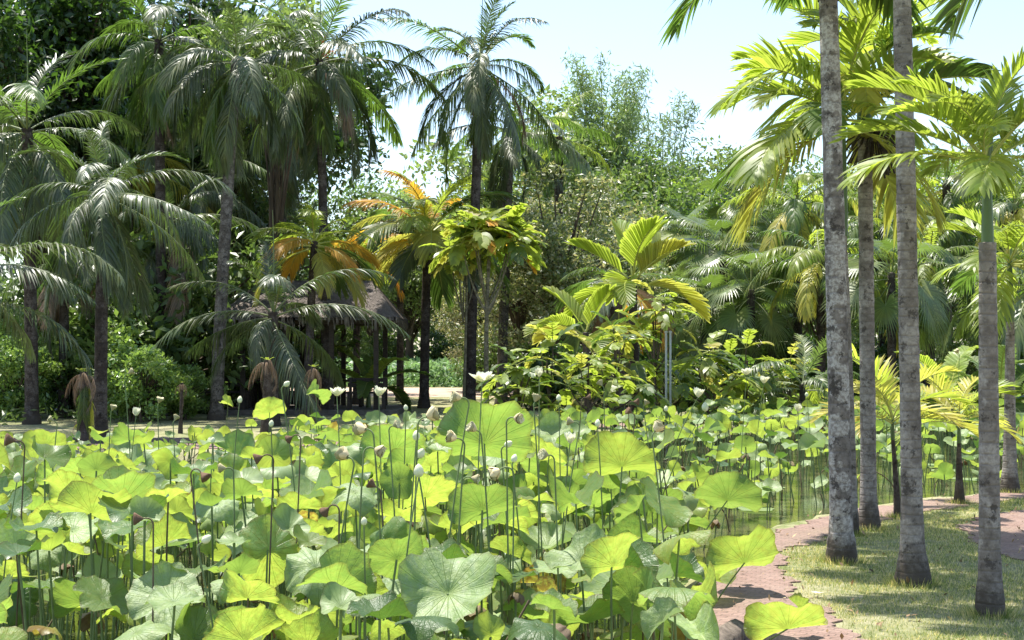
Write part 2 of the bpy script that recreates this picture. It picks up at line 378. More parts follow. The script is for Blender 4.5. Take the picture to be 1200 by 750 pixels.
FC = {}
def getfrond(kind, eb, var, mat):
    k = (kind, eb, var, mat.name)
    if k in FC: return FC[k]
    e = eb; sd = (len(kind)*131+(eb+90)*7+var*53) % 9973
    sideb = (-14, 9, 16, -6)[var % 4]
    if kind == 'dark':        # big drooping feather fronds, leaflets hanging as a curtain when old
        m = frond(3.2*(1, 0.86, 1.08)[var % 3], e, (62 if e > 50 else 78 if e > 10 else 50)+(0, 18, -12)[var % 3], 76, 0.60, 0.036, 58, (22 if e > 45 else 5)+(0, 14, -8)[var % 3], (0.25 if e > 50 else 0.55 if e > 5 else 0.95)+(0, .12, -.1)[var % 3], 0.15, sd, mat, side=sideb*1.6, rag=0.24)
    elif kind == 'areca':     # short stiff arching fronds with broad lime leaflets
        m = frond(1.75, e, 62 if e > 40 else 58, 31, 0.58, 0.052, 58, 34 if e > 20 else 15, 0.18 if e > 30 else 0.35, 0.2, sd, mat, M_rachy, 0.016, side=sideb, rag=0.13, K=5)
    elif kind == 'baby':
        m = frond(1.0, e, 70, 20, 0.34, 0.034, 52, 25, 0.15, 0.2, sd, mat, M_rachy, 0.009, side=sideb, rag=0.12)
    elif kind == 'pleat':     # undivided pleated leaf with toothed margin
        m = frond(1.9, e, 30 if e > 40 else 62, 26, 0.80, 0.05, 46, 30, 0.12, 0.22, sd, mat, M_rachy, 0.03, blunt=True, rag=0.05, side=sideb, K=5, tipfrac=0.6)
    elif kind == 'pleatcut':
        m = frond(2.4, e, 62, 42, 0.85, 0.05, 50, 15, 0.4, 0.25, sd, mat, M_rachy, 0.03, blunt=True, rag=0.12, side=sideb, K=5, split=0.62, tipfrac=0.5)
    elif kind == 'soft':      # pale airy drooping background palms
        m = frond(2.9, e, 80, 44, 0.62, 0.06, 58, 8, 0.7, 0.12, sd, mat, side=sideb, rag=0.2, K=3)
    elif kind == 'lobed':     # one deeply lobed leaf
        m = frond(0.62, e, 45, 6, 0.27, 0.115, 52, 12, 0.25, 0.22, sd, mat, M_rachy, 0.006, side=sideb, rag=0.12, tipfrac=0.6)
    elif kind == 'paddle':    # wide banana-like blade
        m = frond(1.9, e, 70, 34, 0.36, 0.05, 75, 22, 0.15, 0.2, sd, mat, M_rachy, 0.02, blunt=True, rag=0.02, side=sideb, K=4, wave=0.02, split=1.05, tipfrac=0.25)
    elif kind == 'dead':
        m = frond(1.35, e, 95, 24, 0.26, 0.028, 45, 0, 1.2, 0.15, sd, mat, M_dead, 0.012, rag=0.4)
    FC[k] = m; return m

def fanleaf(seed, mat, R=0.85, pet=1.1, e=20):
    k = ('fan', seed, mat.name, e)
    if k in FC: return FC[k]
    r = np.random.default_rng(seed); mb = MB()
    P = bez((0, 0, 0), (pet*0.6*math.cos(rad(e+15)), 0, pet*0.6*math.sin(rad(e+15))), (pet*math.cos(rad(e)), 0, pet*math.sin(rad(e))), 6)
    tube(mb, P, 0.014, 4, 0, cap=False)
    n = 44; th = np.radians(np.linspace(-150, 150, n)); dth = th[1]-th[0]
    fx = P[-1]; fwd = np.array([math.cos(rad(e-30)), 0, math.sin(rad(e-30))]); sd = np.array([0, 1.0, 0]); up = np.cross(fwd, sd)
    dirn = np.cos(th)[:, None]*fwd+np.sin(th)[:, None]*sd
    wdv = -np.sin(th)[:, None]*fwd+np.cos(th)[:, None]*sd
    rows = []; lenl = R*(0.82+0.18*np.cos(th/1.4))*(1+0.06*(r.random(n)-0.5))
    dr = 0.30+0.5*r.random(n)
    for sk in np.linspace(0, 1, 7):
        c = fx+dirn*(lenl*sk)[:, None]+up*(0.16*np.abs(np.sin(th))*sk*lenl)[:, None]
        c[:, 2] -= lenl*dr*max(0, sk-0.5)**1.5*1.7
        wk = lenl*sk*dth/2*1.02 if sk < 0.55 else lenl*0.5*dth/2*max(0.04, (1-sk)/0.45)
        zig = wdv+up*0.35
        rows.append(np.stack([c-zig*wk[:, None], c+(wdv-up*0.35)*wk[:, None]], 1))
    V = np.stack(rows, 1); Fq = grid_faces(7, 2); base = np.arange(n)[:, None, None]*14
    mb.add(V.reshape(-1, 3), (Fq[None]+base).reshape(-1, 4), 1)
    FC[k] = mb.mesh('fan_leaf', [M_rach, mat], False); return FC[k]

def trunk_mesh(H, r0, r1, top, mat, seed=0, flare=1.35, ringstep=0.13, seg=14, bow=0.0):
    n = max(10, int(H/0.06)); t = np.linspace(0, 1, n); r = np.random.default_rng(seed)
    P = np.column_stack([top[0]*t**1.3+bow*np.sin(t*PI), top[1]*t, H*t-0.05*(t == 0)])
    z = H*t; rr = r0+(r1-r0)*t
    rr = rr*(1+(flare-1)*np.exp(-z/0.22)+0.12*np.exp(-((z-0.1)/0.12)**2))
    rr *= 1+0.035*(np.abs((z/ringstep) % 1-0.5) < 0.12)+0.02*(r.random(n)-0.5)
    mb = MB(); tube(mb, P, rr, seg, 0, 0.06, True, seed); return mb.mesh('trunk', mat)

def palm(name, label, x, y, H, r0, r1, kind, mats, nf=16, lo=-35, hi=80, top=(0, 0), fs=1.0, tmat=None, shaft=0.0, spear=0.0,
         seed=0, cat='palm tree', group=None, bow=0.0, dead=0, flare=1.35, sr=None, z0=GZ, fruit=None, azlist=None, azskip=None):
    r = random.Random(seed); o = empty(name, label, cat, (x, y, z0), group)
    part('trunk', trunk_mesh(H, r0, r1, top, tmat or T_dark, seed, flare, bow=bow, seg=18 if r0 > 0.06 and y < 20 else 10), o)
    zc = H; c = (top[0], top[1], H)
    if shaft:
        mb = MB(); zz = np.linspace(0, shaft, 9); sr_ = sr or r1
        tube(mb, np.column_stack([zz*0+c[0], zz*0+c[1], zz+H-0.02]), sr_*(1.18-0.6*(zz/shaft)**1.5), 12); part('crownshaft', mb.mesh('crownshaft', M_shaft), o)
        zc = H+shaft*0.93; c = (c[0], c[1], zc)
    if spear:
        mb = MB(); tube(mb, bez((0, 0, -0.1), (0.03, 0, spear*0.5), (0.02+r.uniform(-.08, .08), 0, spear), 8), np.linspace(0.03, 0.006, 8), 6)
        part('spear_leaf', mb.mesh('spear_leaf', M_grey), o, c)
    for i in range(nf):
        f = (i+0.5)/nf; e = hi+(lo-hi)*f**0.85+r.uniform(-12, 12); eb = int(round(e/15)*15)
        az = i*2.39996+seed+r.uniform(-.4, .4)
        if azlist: az = rad(azlist[i % len(azlist)])
        m = mats[min(len(mats)-1, int(f*len(mats)))] if not callable(mats) else mats(f, r)
        if kind == 'fan': me = fanleaf(i % 4, m, e=max(-60, min(75, eb)))
        else: me = getfrond(kind, eb, r.randint(0, 2), m)
        sc = fs*r.uniform(0.8, 1.14)*(0.85 if f < 0.12 else 1)
        part('frond', me, o, (c[0], c[1], c[2]-0.25*f*fs*(0.4 if shaft else 1)), (r.uniform(-.25, .25), rad(eb-e)*1.0, az), (sc, sc, sc))
    for i in range(dead):
        part('dead_frond', getfrond('dead', (-45, -60)[i % 2], i % 3, M_dead), o, (c[0], c[1], c[2]-0.35), (0, 0, r.uniform(0, 6.28)), (fs, fs, fs), 'brown dried hanging frond')
    if fruit:
        mb = MB(); rr = np.random.default_rng(seed)
        for k in range(60):
            a = rr.uniform(0, 6.28); L = rr.uniform(.15, .42); e = rr.uniform(-1.3, 0.2)
            dr = np.array([math.cos(a)*math.cos(e), math.sin(a)*math.cos(e), math.sin(e)])
            tube(mb, bez((0, 0, 0), dr*L*0.7, dr*L+np.array([0, 0, -0.12]), 4), [.006, .006, .007, .012], 4)
        part('flower_stalk', mb.mesh('flower_stalk', simple('dry_flower_stalk', (0.06, 0.045, 0.035))), o, fruit, label='dark twiggy flower cluster')
    return o

# ------------------------------------------------------------------ broadleaf trees and shrubs
def leaves(mb, C, size, rg, up=0.4, mi=1, asp=0.5, droop=0.0):
    n = len(C); d = rg.normal(size=(n, 3)); d[:, 2] -= droop; d = nrm(d)
    nn = rg.normal(size=(n, 3)); nn[:, 2] += up*3; s = nrm(np.cross(d, nn)); nn = np.cross(s, d)
    L = (size*(0.65+0.7*rg.random(n)))[:, None]
    V = np.stack([C, C+d*L*0.45+s*L*asp*0.5+nn*L*0.06, C+d*L, C+d*L*0.45-s*L*asp*0.5+nn*L*0.06], 1)
    mb.add(V.reshape(-1, 3), np.arange(n*4).reshape(-1, 4), mi)

def broad(H, R, zc, rz, nclump, nleaf, size, seed, bark, leaf, clump=0.28, trunk=0.16, up=0.4, asp=0.5, low=0.0, stems=1, sparse=0.0, droop=0.0, split=True):
    """trunk + limbs mesh and crown mesh"""
    rg = np.random.default_rng(seed); tm = MB(); cm = MB()
    C = []
    while len(C) < nclump:
        p = rg.normal(size=3); p = p/np.linalg.norm(p)*rg.random()**0.4
        q = np.array([p[0]*R, p[1]*R, zc+p[2]*rz])
        if q[2] < low: continue
        q[:2] *= 1+0.25*math.sin(seed+math.atan2(p[1], p[0])*3); C.append(q)
    C = np.array(C)
    for s_ in range(stems):
        off = rg.normal(size=2)*(0.25 if stems > 1 else 0)
        top = np.array([off[0]*2, off[1]*2, zc+0.1*rz])
        tube(tm, bez((off[0], off[1], -0.05), (off[0]+rg.normal()*0.1*R, off[1], zc*0.5), top, 12), np.linspace(trunk, trunk*0.45, 12)*(1+0.5*np.exp(-np.linspace(0, 12, 12))), 9, 0, 0.12, seed=seed)
    for q in C[::max(1, nclump//36)]:
        zb = rg.uniform(0.35, 0.9)*min(q[2], zc); b0 = np.array([0, 0, zb])
        tube(tm, bez(b0, (b0+q)/2+np.array([0, 0, 0.15*R]), q, 6), np.linspace(trunk*0.32, 0.012, 6), 5, 0)
    rep = nleaf//nclump
    base = np.repeat(C, rep, 0); rc = clump*R*(0.6+0.8*rg.random(nclump)); rc = np.repeat(rc, rep)
    o = nrm(rg.normal(size=(len(base), 3)))*(rg.random(len(base))**0.45*rc)[:, None]; o[:, 2] *= 0.7
    leaves(cm, base+o, size, rg, up, 0, asp, droop)
    return tm.mesh('trunk', bark), cm.mesh('crown', leaf, False)

TREES = {}
def tree(name, label, x, y, key, scale=1.0, rz=0.0, cat='tree', group=None, pt='trunk', pc='crown', sz=None):
    o = empty(name, label, cat, (x, y, GZ), group, rz); o.scale = (scale, scale, sz or scale)
    t, c = TREES[key]; part(pt, t, o); part(pc, c, o); return o

def lobed_shrub(label, x, y, H, nb, seed, mats, name='lobed_leaf_shrub', spread=0.5, fs=1.0, per=9, cat='shrub', trunkr=0.035, group=None, low=0.35, tmat=None, extra=None):
    r = random.Random(seed); o = empty(name, label, cat, (x, y, GZ), group); mb = MB()
    tips = []
    tube(mb, bez((0, 0, -0.05), (r.uniform(-.1, .1), 0, H*0.5), (r.uniform(-.1, .1), 0, H*0.85), 10), np.linspace(trunkr, trunkr*0.6, 10), 7)
    for i in range(nb):
        a = i*2.4+seed; h = H*(low+(1-low)*(i+1)/nb); R = spread*(1.15-0.6*(i+1)/nb)*r.uniform(0.6, 1.1)
        if i == nb-1: R = 0.05
        tp = (R*math.cos(a), R*math.sin(a), h); tips.append(tp)
        tube(mb, bez((0, 0, h*0.6), (tp[0]*0.7, tp[1]*0.7, h*0.75), tp, 6), np.linspace(trunkr*0.6, 0.01, 6), 5)
    part('stem', mb.mesh('stem', tmat or M_bark), o)
    k = 0; per = max(5, int(per*0.62)) if name == 'lobed_leaf_shrub' else per
    for tp in tips:
        for j in range(per):
            if k >= 98: break
            e = r.choice((60, 30, 15, 0, -15)); m = mats[min(len(mats)-1, int(r.random()*len(mats)))]; sc = fs*r.uniform(0.95, 1.4)
            part('leaf', getfrond('lobed', e, r.randint(0, 2), m), o, tp, (0, 0, j*2.4+r.uniform(-.3, .3)), (sc, sc, sc)); k += 1
    return o
# ------------------------------------------------------------------ lotus
def lotus_mat(name, top, under, trans, mott=(0.30, 0.26, 0.04), mf=0.25, edge=0.5, island=False, rough=0.42, stops=None, gf=0.5):
    s = NT(name); geo = s.n('ShaderNodeNewGeometry'); uv = s.n('ShaderNodeUVMap'); oi = s.n('ShaderNodeObjectInfo')
    tc = s.n('ShaderNodeTexCoord'); sep = s.n('ShaderNodeSeparateXYZ'); s.l(uv.outputs[0], sep.inputs[0]); u, v = sep.outputs[0], sep.outputs[1]
    rnd = geo.outputs['Random Per Island'] if island else oi.outputs['Random']
    # radial veins that fork towards the rim
    def veins(nv, w):
        d = s.math('ABSOLUTE', s.math('SUBTRACT', s.math('FRACT', s.math('MULTIPLY', u, nv)), 0.5))
        wd = s.math('MULTIPLY', v, d)           # distance scaled with radius
        return s.ramp(wd, [(0.0, 1.0), (w, 0.0)])
    ve = s.math('MAXIMUM', veins(21, 0.035), s.math('MULTIPLY', veins(42, 0.02), s.math('GREATER_THAN', v, 0.55)))
    mp = s.n('ShaderNodeMapping'); s.l(tc.outputs['Object'], mp.inputs[0])
    cb = s.n('ShaderNodeCombineXYZ'); s.l(s.math('MULTIPLY', rnd, 40), cb.inputs[0]); s.l(cb.outputs[0], mp.inputs[1])
    nz = s.noise(5.5, 4, mp.outputs[0], 0.6); nf = s.noise(28, 4, mp.outputs[0], 0.7)
    br = s.math('ADD', s.math('MULTIPLY', rnd, 0.45), 0.78)
    bc = s.n('ShaderNodeCombineColor'); [s.l(br, bc.inputs[i]) for i in range(3)]
    mo = s.ramp(s.math('ADD', nz, s.math('MULTIPLY', rnd, 0.12)), [(0.56-mf*0.3, 0.0), (0.75-mf*0.3, min(1.0, mf*2.2))])
    ed = s.math('MULTIPLY', s.ramp(s.math('ADD', v, s.math('MULTIPLY', s.math('SUBTRACT', nf, 0.5), 0.30)), [(0.93, 0.0), (1.0, 1.0)]), edge)
    sp = s.math('MULTIPLY', s.ramp(nf, [(0.66, 0.0), (0.72, 1.0)]), min(1, mf*1.6))
    def surf(base):
        c = base if not isinstance(base, tuple) else base
        c = s.mix(mo, c, mott)
        c = s.mix(s.math('MULTIPLY', ve, 0.35), c, s.mix(1.0, c, (1.5, 1.5, 1.1), 'MULTIPLY'))
        c = s.mix(s.math('MAXIMUM', ed, sp), c, (0.16, 0.085, 0.03))
        return s.mix(1.0, s.mix(s.ramp(s.noise(3.1, 3, mp.outputs[0]), [(0.4, 0.0), (0.65, 0.6)]), c, s.mix(1.0, c, (0.72, 0.85, 0.8), 'MULTIPLY')), bc.outputs[0], 'MULTIPLY')
    if stops: top_ = s.ramp(rnd, stops); und_ = s.mix(1.0, top_, (1.0, 1.15, 0.5), 'MULTIPLY')
    else: top_, und_ = top, under
    hgt = s.math('ADD', s.math('MULTIPLY', ve, -0.8), s.math('ADD', s.math('MULTIPLY', nz, 1.5), s.math('MULTIPLY', nf, 0.25)))
    bp = s.bump(hgt, 0.6, 0.008)
    c = s.mix(geo.outputs['Backfacing'], surf(top_), surf(und_))
    p = s.bsdf(c, rough, 0.5, bp)
    tl = s.n('ShaderNodeBsdfTranslucent')
    tcol = s.mix(1.0, surf(und_ if stops else trans), (2.6, 2.4, 0.9) if stops else (1, 1, 1), 'MULTIPLY')
    tcol = s.mix(s.math('MULTIPLY', ve, 0.75), tcol, s.mix(1.0, tcol, (0.5, 0.55, 0.5), 'MULTIPLY'))
    s.l(tcol, tl.inputs[0]); s.l(bp, tl.inputs['Normal'])
    mx = s.n('ShaderNodeMixShader'); mx.inputs[0].default_value = gf; s.l(p.outputs[0], mx.inputs[1]); s.l(tl.outputs[0], mx.inputs[2])
    MATS[name] = s.done(mx.outputs[0]); return MATS[name]

LM = {
 'bright green': lotus_mat('lotus_green', (0.10, 0.20, 0.085), (0.16, 0.24, 0.07), (0.33, 0.48, 0.07), mf=0.10, edge=0.45),
 'yellow-green': lotus_mat('lotus_yellow_green', (0.14, 0.24, 0.085), (0.21, 0.28, 0.075), (0.49, 0.62, 0.08), mf=0.17, edge=0.5),
 'pale blue-green': lotus_mat('lotus_pale', (0.32, 0.44, 0.38), (0.26, 0.34, 0.12), (0.35, 0.52, 0.10), mott=(0.34, 0.40, 0.28), mf=0.15, edge=0.3, rough=0.5, gf=0.28),
 'deep green': lotus_mat('lotus_deep', (0.045, 0.12, 0.07), (0.10, 0.17, 0.05), (0.16, 0.30, 0.03), mf=0.08, edge=0.3, rough=0.36, gf=0.35),
 'yellow brown-blotched': lotus_mat('lotus_yellow', (0.28, 0.28, 0.07), (0.34, 0.32, 0.08), (0.58, 0.56, 0.08), mott=(0.26, 0.13, 0.03), mf=0.34, edge=0.8),
 'withered brown': lotus_mat('lotus_brown', (0.17, 0.10, 0.05), (0.20, 0.13, 0.08), (0.22, 0.11, 0.03), mott=(0.30, 0.25, 0.08), mf=0.3, edge=0.6, rough=0.75, gf=0.15),
}
M_stalk = simple('lotus_stalk', (0.15, 0.20, 0.075), 0.6, 0.3, 0.3, 9, 0.2)
M_stalkb = simple('old_lotus_stalk', (0.13, 0.10, 0.06), 0.8, 0.2, 0.3, 9, 0.2)

def lotus_geo(pose, seed, nr=13, na=54):
    """peltate leaf of radius 1, upper face +Z; returns vertices, faces, uv per vertex"""
    r = np.random.default_rng(seed); th = np.arange(na)/na*2*PI; rr = np.concatenate([[0.0], np.linspace(0.06, 1, nr-1)**0.85])
    R, T = np.meshgrid(rr, th, indexing='ij')
    out = 1+0.06*np.sin(2*T+seed)+0.045*np.sin(3*T+seed*3)+0.035*np.sin(5*T+seed*2)+0.022*np.sin(11*T+seed)+0.014*np.sin(23*T+seed)
    for k in range(2): out -= 0.07*np.exp(-(((T-(0.3+PI*k+0.2*seed % 1)+PI) % (2*PI)-PI)/0.08)**2)
    for k in range(r.integers(0, 3)): out -= r.uniform(0.08, 0.22)*np.exp(-(((T-r.uniform(0, 6.28)+PI) % (2*PI)-PI)/r.uniform(.05, .16))**2)
    x = R*out*np.cos(T); y = R*out*np.sin(T)
    z = -0.07*np.exp(-(R/0.16)**2)
    ph = r.uniform(0, 6.28, 6)
    z += R**3*(0.13*np.sin(2*T+ph[4])+0.12*np.sin(3*T+ph[0])+0.085*np.sin(5*T+ph[1])+0.05*np.sin(8*T+ph[2])+0.03*np.sin(14*T+ph[3]))
    z += 0.010*R*np.cos(21*T)
    if pose == 'flat': z += 0.10*R**2
    elif pose == 'cupped': z += 0.42*R**1.8; sc = 1-0.20*R**2; x *= sc; y *= sc
    elif pose == 'bowl': z += 0.30*R**1.5+0.1*R**3*np.sin(2*T+ph[4])
    elif pose == 'folded':
        q = np.sqrt(y*y+0.006); z += 0.85*(q-0.077)*(0.6+0.4*R); y = y*0.66; z += -0.18*x*x
    elif pose == 'fan':
        q = np.sqrt(x*x+0.01)+x; z += (0.62+0.1*np.sin(ph[4]))*(q-0.1)*(0.75+0.25*np.cos(2*T+ph[5]*0.15)); x = x*(1-0.22*(x > 0)*R)
        z += -0.22*np.clip(-x, 0, 1)**2*np.cos(y*2.2)+0.12*y*y*np.sin(ph[3])
    elif pose == 'drooping': z += -0.34*R**2.2+0.08*R**3*np.sin(4*T+ph[5]); sc = 1-0.14*R**2; x *= sc; y *= sc
    elif pose == 'curled':
        z += 0.25*R**2+0.5*np.clip(x-0.35, 0, 1)**1.3; x = x-0.55*np.clip(x-0.4, 0, 1)**1.5; z -= 0.3*np.clip(-x-0.4, 0, 1)
    elif pose == 'crumpled':
        z += -0.75*R**1.7+0.16*R*np.sin(5*T+ph[4])+0.08*np.sin(9*x+ph[1])*np.sin(8*y+ph[2])*R; k = 1-0.45*R**1.6*(0.7+0.3*np.sin(3*T+ph[3])); x *= k; y *= k
    V = np.stack([x, y, z], -1).reshape(-1, 3)
    Fq = grid_faces(nr, na, True)
    UVv = np.stack([T/(2*PI), R], -1)
    return V, Fq, UVv, nr, na
def lotus_uvs(Fq, UVv, na):
    U = UVv.reshape(-1, 2)[Fq.ravel()].reshape(len(Fq), 4, 2).copy()
    wrap = (Fq % na).max(1)-(Fq % na).min(1) > na/2
    m = wrap[:, None] & (U[..., 0] < 0.5); U[..., 0][m] += 1.0
    return U
LC = {}
def lotus_mesh(pose, seed, colour):
    k = (pose, seed, colour)
    if k in LC: return LC[k]
    V, Fq, UVv, nr, na = lotus_geo(pose, seed); mb = MB(); mb.add(V, Fq)
    D_ = mb.mesh('lotus_blade', LM[colour]); uvl = D_.uv_layers.new(name='UVMap')
    U = lotus_uvs(Fq, UVv, na)
    if len(D_.loops) == U.size//2: uvl.data.foreach_set('uv', U.astype(np.float32).ravel())
    LC[k] = D_; return D_
SC_ = {}
def stalk_mesh(var, mat, r=0.0058, hook=False, L=1.0):
    k = (var, mat.name, hook, round(r, 4))
    if k in SC_: return SC_[k]
    q = np.random.default_rng(var); b = q.uniform(-.035, .035, 2)
    t = np.linspace(0, 1, 14); P = np.column_stack([b[0]*np.sin(t*PI)+0.008*np.sin(t*9+var), b[1]*np.sin(t*PI*1.3)*(1-t), t])
    mb = MB(); tube(mb, P, r*(1.25-0.4*t), 6, cap=False); SC_[k] = mb.mesh('stalk', mat); return SC_[k]
def put_stalk(par, top, var, mat, r=0.0058):
    v = Vector(top); L = v.length
    e = v.to_track_quat('Z', 'Y').to_euler()
    return part('stalk', stalk_mesh(var, mat, r), par, (0, 0, 0), e, (1, 1, L))

LOT = []     # every individual leaf: (px, py, size px, colour, pose, root)
def lotus_leaf(x, y, h, R, colour, pose, tilt=20, taz=90, spin=0, seed=0, lean=0.08, base=None):
    """taz: heading (degrees, 90 = away from the camera) the upper face leans to"""
    r = random.Random(int(x*1000+y*77+seed))
    bx, by = (x+r.uniform(-lean, lean), y+r.uniform(-lean, lean)) if base is None else base
    o = empty('lotus_leaf', 'x', 'lotus leaf', (bx, by, -0.1)); tx = (x-bx, y-by, h+0.1)
    put_stalk(o, tx, r.randint(0, 5), M_stalk if r.random() < 0.8 else M_stalkb)
    Mx = Matrix.Rotation(rad(taz), 3, 'Z') @ Matrix.Rotation(rad(tilt), 3, 'Y') @ Matrix.Rotation(rad(spin), 3, 'Z')
    n = Mx @ Vector((0, 0, 1))
    part('blade', lotus_mesh(pose, seed % 5, colour), o, Vector(tx)+n*(0.065*R), Mx.to_euler(), (R, R, R))
    px = 600+F*x/y; py = HOR+(CH-h)/y*F
    LOT.append([px, py, 2*R/y*F, colour, pose, o, y]); return o

HAND = [  # px, py of blade centre, width px, colour, pose, tilt, heading the face leans to, radius in m
 (75, 603, 86, 'yellow-green', 'drooping', 50, 95, .25), (132, 622, 80, 'yellow-green', 'drooping', 62, 75, .25), (2, 620, 75, 'yellow-green', 'flat', 48, 60, .24),
 (54, 512, 52, 'yellow-green', 'bowl', 50, 100, .22), (154, 506, 48, 'bright green', 'flat', 48, 80, .22), (316, 475, 40, 'yellow-green', 'flat', 55, 100, .24),
 (371, 465, 36, 'bright green', 'folded', 35, 20, .24), (267, 472, 22, 'yellow-green', 'folded', 50, 150, .2), (462, 512, 78, 'bright green', 'flat', 52, 85, .27), (316, 570, 84, 'bright green', 'flat', 50, 95, .28),
 (275, 534, 56, 'bright green', 'folded', 60, 55, .25), (123, 536, 62, 'yellow-green', 'flat', 44, 90, .24), (206, 572, 66, 'yellow-green', 'bowl', 45, 120, .25), (252, 585, 56, 'yellow-green', 'folded', 50, 60, .25),
 (208, 614, 52, 'yellow-green', 'drooping', 45, 110, .22), (252, 618, 78, 'yellow-green', 'curled', 55, 160, .28), (342, 604, 72, 'yellow brown-blotched', 'bowl', 38, 90, .25), (385, 648, 66, 'yellow-green', 'drooping', 35, 70, .24),
 (433, 668, 92, 'yellow-green', 'flat', 34, 110, .26), (200, 676, 76, 'yellow brown-blotched', 'crumpled', 30, 80, .26), (117, 694, 66, 'yellow-green', 'drooping', 50, 100, .22), (80, 704, 62, 'pale blue-green', 'curled', 32, -70, .22),
 (198, 722, 92, 'yellow-green', 'folded', 30, 95, .26), (375, 735, 110, 'yellow-green', 'flat', 26, 70, .27), (296, 672, 62, 'pale blue-green', 'bowl', 24, -100, .22), (44, 640, 42, 'pale blue-green', 'folded', 55, -60, .17),
 (568, 496, 118, 'bright green', 'bowl', 58, 88, .32), (728, 528, 92, 'yellow-green', 'flat', 55, 75, .27), (520, 680, 118, 'yellow-green', 'drooping', 42, 55, .27), (578, 588, 100, 'yellow-green', 'bowl', 40, 95, .28),
 (641, 640, 84, 'pale blue-green', 'cupped', 18, -95, .25), (738, 692, 128, 'pale blue-green', 'bowl', 30, -75, .29), (697, 648, 66, 'yellow brown-blotched', 'flat', 55, 110, .22), (764, 632, 70, 'pale blue-green', 'curled', 26, -110, .23),
 (656, 578, 56, 'pale blue-green', 'folded', 35, -60, .22), (545, 738, 92, 'pale blue-green', 'bowl', 22, -100, .24), (752, 738, 112, 'yellow-green', 'drooping', 34, 90, .25), (499, 582, 84, 'yellow-green', 'flat', 36, 90, .26),
 (565, 652, 66, 'yellow-green', 'drooping', 42, 120, .22), (636, 684, 62, 'yellow brown-blotched', 'folded', 40, 60, .22), (852, 570, 80, 'bright green', 'bowl', 55, 70, .26), (872, 640, 92, 'yellow-green', 'flat', 58, 100, .25),
 (822, 664, 66, 'yellow-green', 'drooping', 40, 40, .22), (922, 716, 96, 'yellow-green', 'drooping', 48, 78, .24), (768, 632, 50, 'pale blue-green', 'flat', 24, -90, .2), (793, 722, 66, 'pale blue-green', 'flat', 22, -80, .22),
 (646, 510, 50, 'pale blue-green', 'curled', 30, -100, .2), (640, 545, 62, 'bright green', 'flat', 30, 100, .24), (690, 586, 70, 'bright green', 'folded', 45, 80, .25), (615, 720, 46, 'deep green', 'folded', 66, -50, .2),
 (22, 700, 64, 'deep green', 'drooping', 62, -70, .24), (470, 726, 70, 'bright green', 'drooping', 36, 80, .22), (575, 700, 60, 'deep green', 'flat', 10, 0, .2), (660, 660, 50, 'deep green', 'drooping', 20, 60, .2),
 (8, 560, 40, 'yellow-green', 'curled', 50, 60, .2), (100, 560, 44, 'pale blue-green', 'flat', 20, -90, .2), (190, 528, 50, 'pale blue-green', 'drooping', 22, -90, .21), (505, 545, 60, 'yellow-green', 'flat', 35, 90, .24),
 (440, 575, 66, 'bright green', 'curled', 34, 70, .25), (410, 610, 54, 'yellow-green', 'folded', 40, 110, .22), (560, 540, 60, 'bright green', 'folded', 40, 130, .24), (600, 620, 58, 'yellow-green', 'bowl', 28, 90, .22),
 (935, 712, 40, 'yellow-green', 'folded', 40, 10, .18), (890, 575, 36, 'pale blue-green', 'flat', 16, -80, .2), (800, 600, 60, 'bright green', 'flat', 40, 80, .24), (470, 640, 60, 'pale blue-green', 'drooping', 22, -90, .21)]
def hand_leaves():
    for i, (px, py, wd, colour, pose, tilt, taz, R) in enumerate(HAND):
        if colour != 'pale blue-green' and colour != 'deep green' and tilt > 37 and pose in ('flat', 'bowl', 'drooping'): pose = 'fan'; py += 0.2*wd; tilt = min(78, tilt+14)
        d = 2*R*F/wd*0.97; h = CH-(py-HOR)/F*d
        if h < 0.3: d = (CH-0.3)*F/(py-HOR); h = 0.3; R = wd*d/F/2
        if h > 1.75: h = 1.75
        R = wd*d/F/2
        x = at(px, d); base = None
        if px > 795: base = (min(x, 1.0)-0.02, d+0.2)
        tz = taz
        lotus_leaf(x, d, h, R, colour, pose, tilt, tz, (i*67 % 360) if pose != 'fan' else (i*13 % 31)-15, i, 0.1, base)

def random_leaves():
    rg = random.Random(11); pts = []; cand = []
    inside = lambda x, y: poly_sd(PONDS, np.array([[x, y]]))[0]
    taken = [(l[5].location.x, l[5].location.y) for l in LOT]
    cells = {}
    def ok(x, y, r):
        i, j = int(x//0.6), int(y//0.6)
        for a in range(i-1, i+2):
            for b in range(j-1, j+2):
                for (qx, qy) in cells.get((a, b), ()):
                    if (qx-x)**2+(qy-y)**2 < r*r: return False
        cells.setdefault((i, j), []).append((x, y)); return True
    for p in taken: cells.setdefault((int(p[0]//0.6), int(p[1]//0.6)), []).append(p)
    N = 80000; xs = np.array([rg.uniform(-16, 20) for _ in range(N)]); ys = np.array([rg.uniform(4.9, 39.5) if _ % 3 else rg.uniform(4.9, 15) for _ in range(N)]); xs[::3] *= 0.4
    sd = poly_sd(PONDS, np.column_stack([xs, ys]))
    out = []
    for x, y, s_ in zip(xs, ys, sd):
        if s_ > -0.12 or abs(x)/y > 0.40: continue
        px = 600+F*x/y
        sp = 0.165 if y < 12 else 0.225 if y < 18 else 0.29
        # open water right of centre and in the near gaps
        if px > 735 and y > 12.2 and y < 21.5 and (x > 1.0): 
            if rg.random() > (0.10 if y < 17 else 0.5) or (px > 870 and s_ > -0.7): continue
        if y < 12.5 and px > 745 and s_ > -0.35 and rg.random() > 0.6: continue
        if math.sin(x*1.9+1)*math.sin(y*0.85+0.6) > 0.72 and y < 13: continue
        if not ok(x, y, sp): continue
        out.append((x, y, px))
    return out
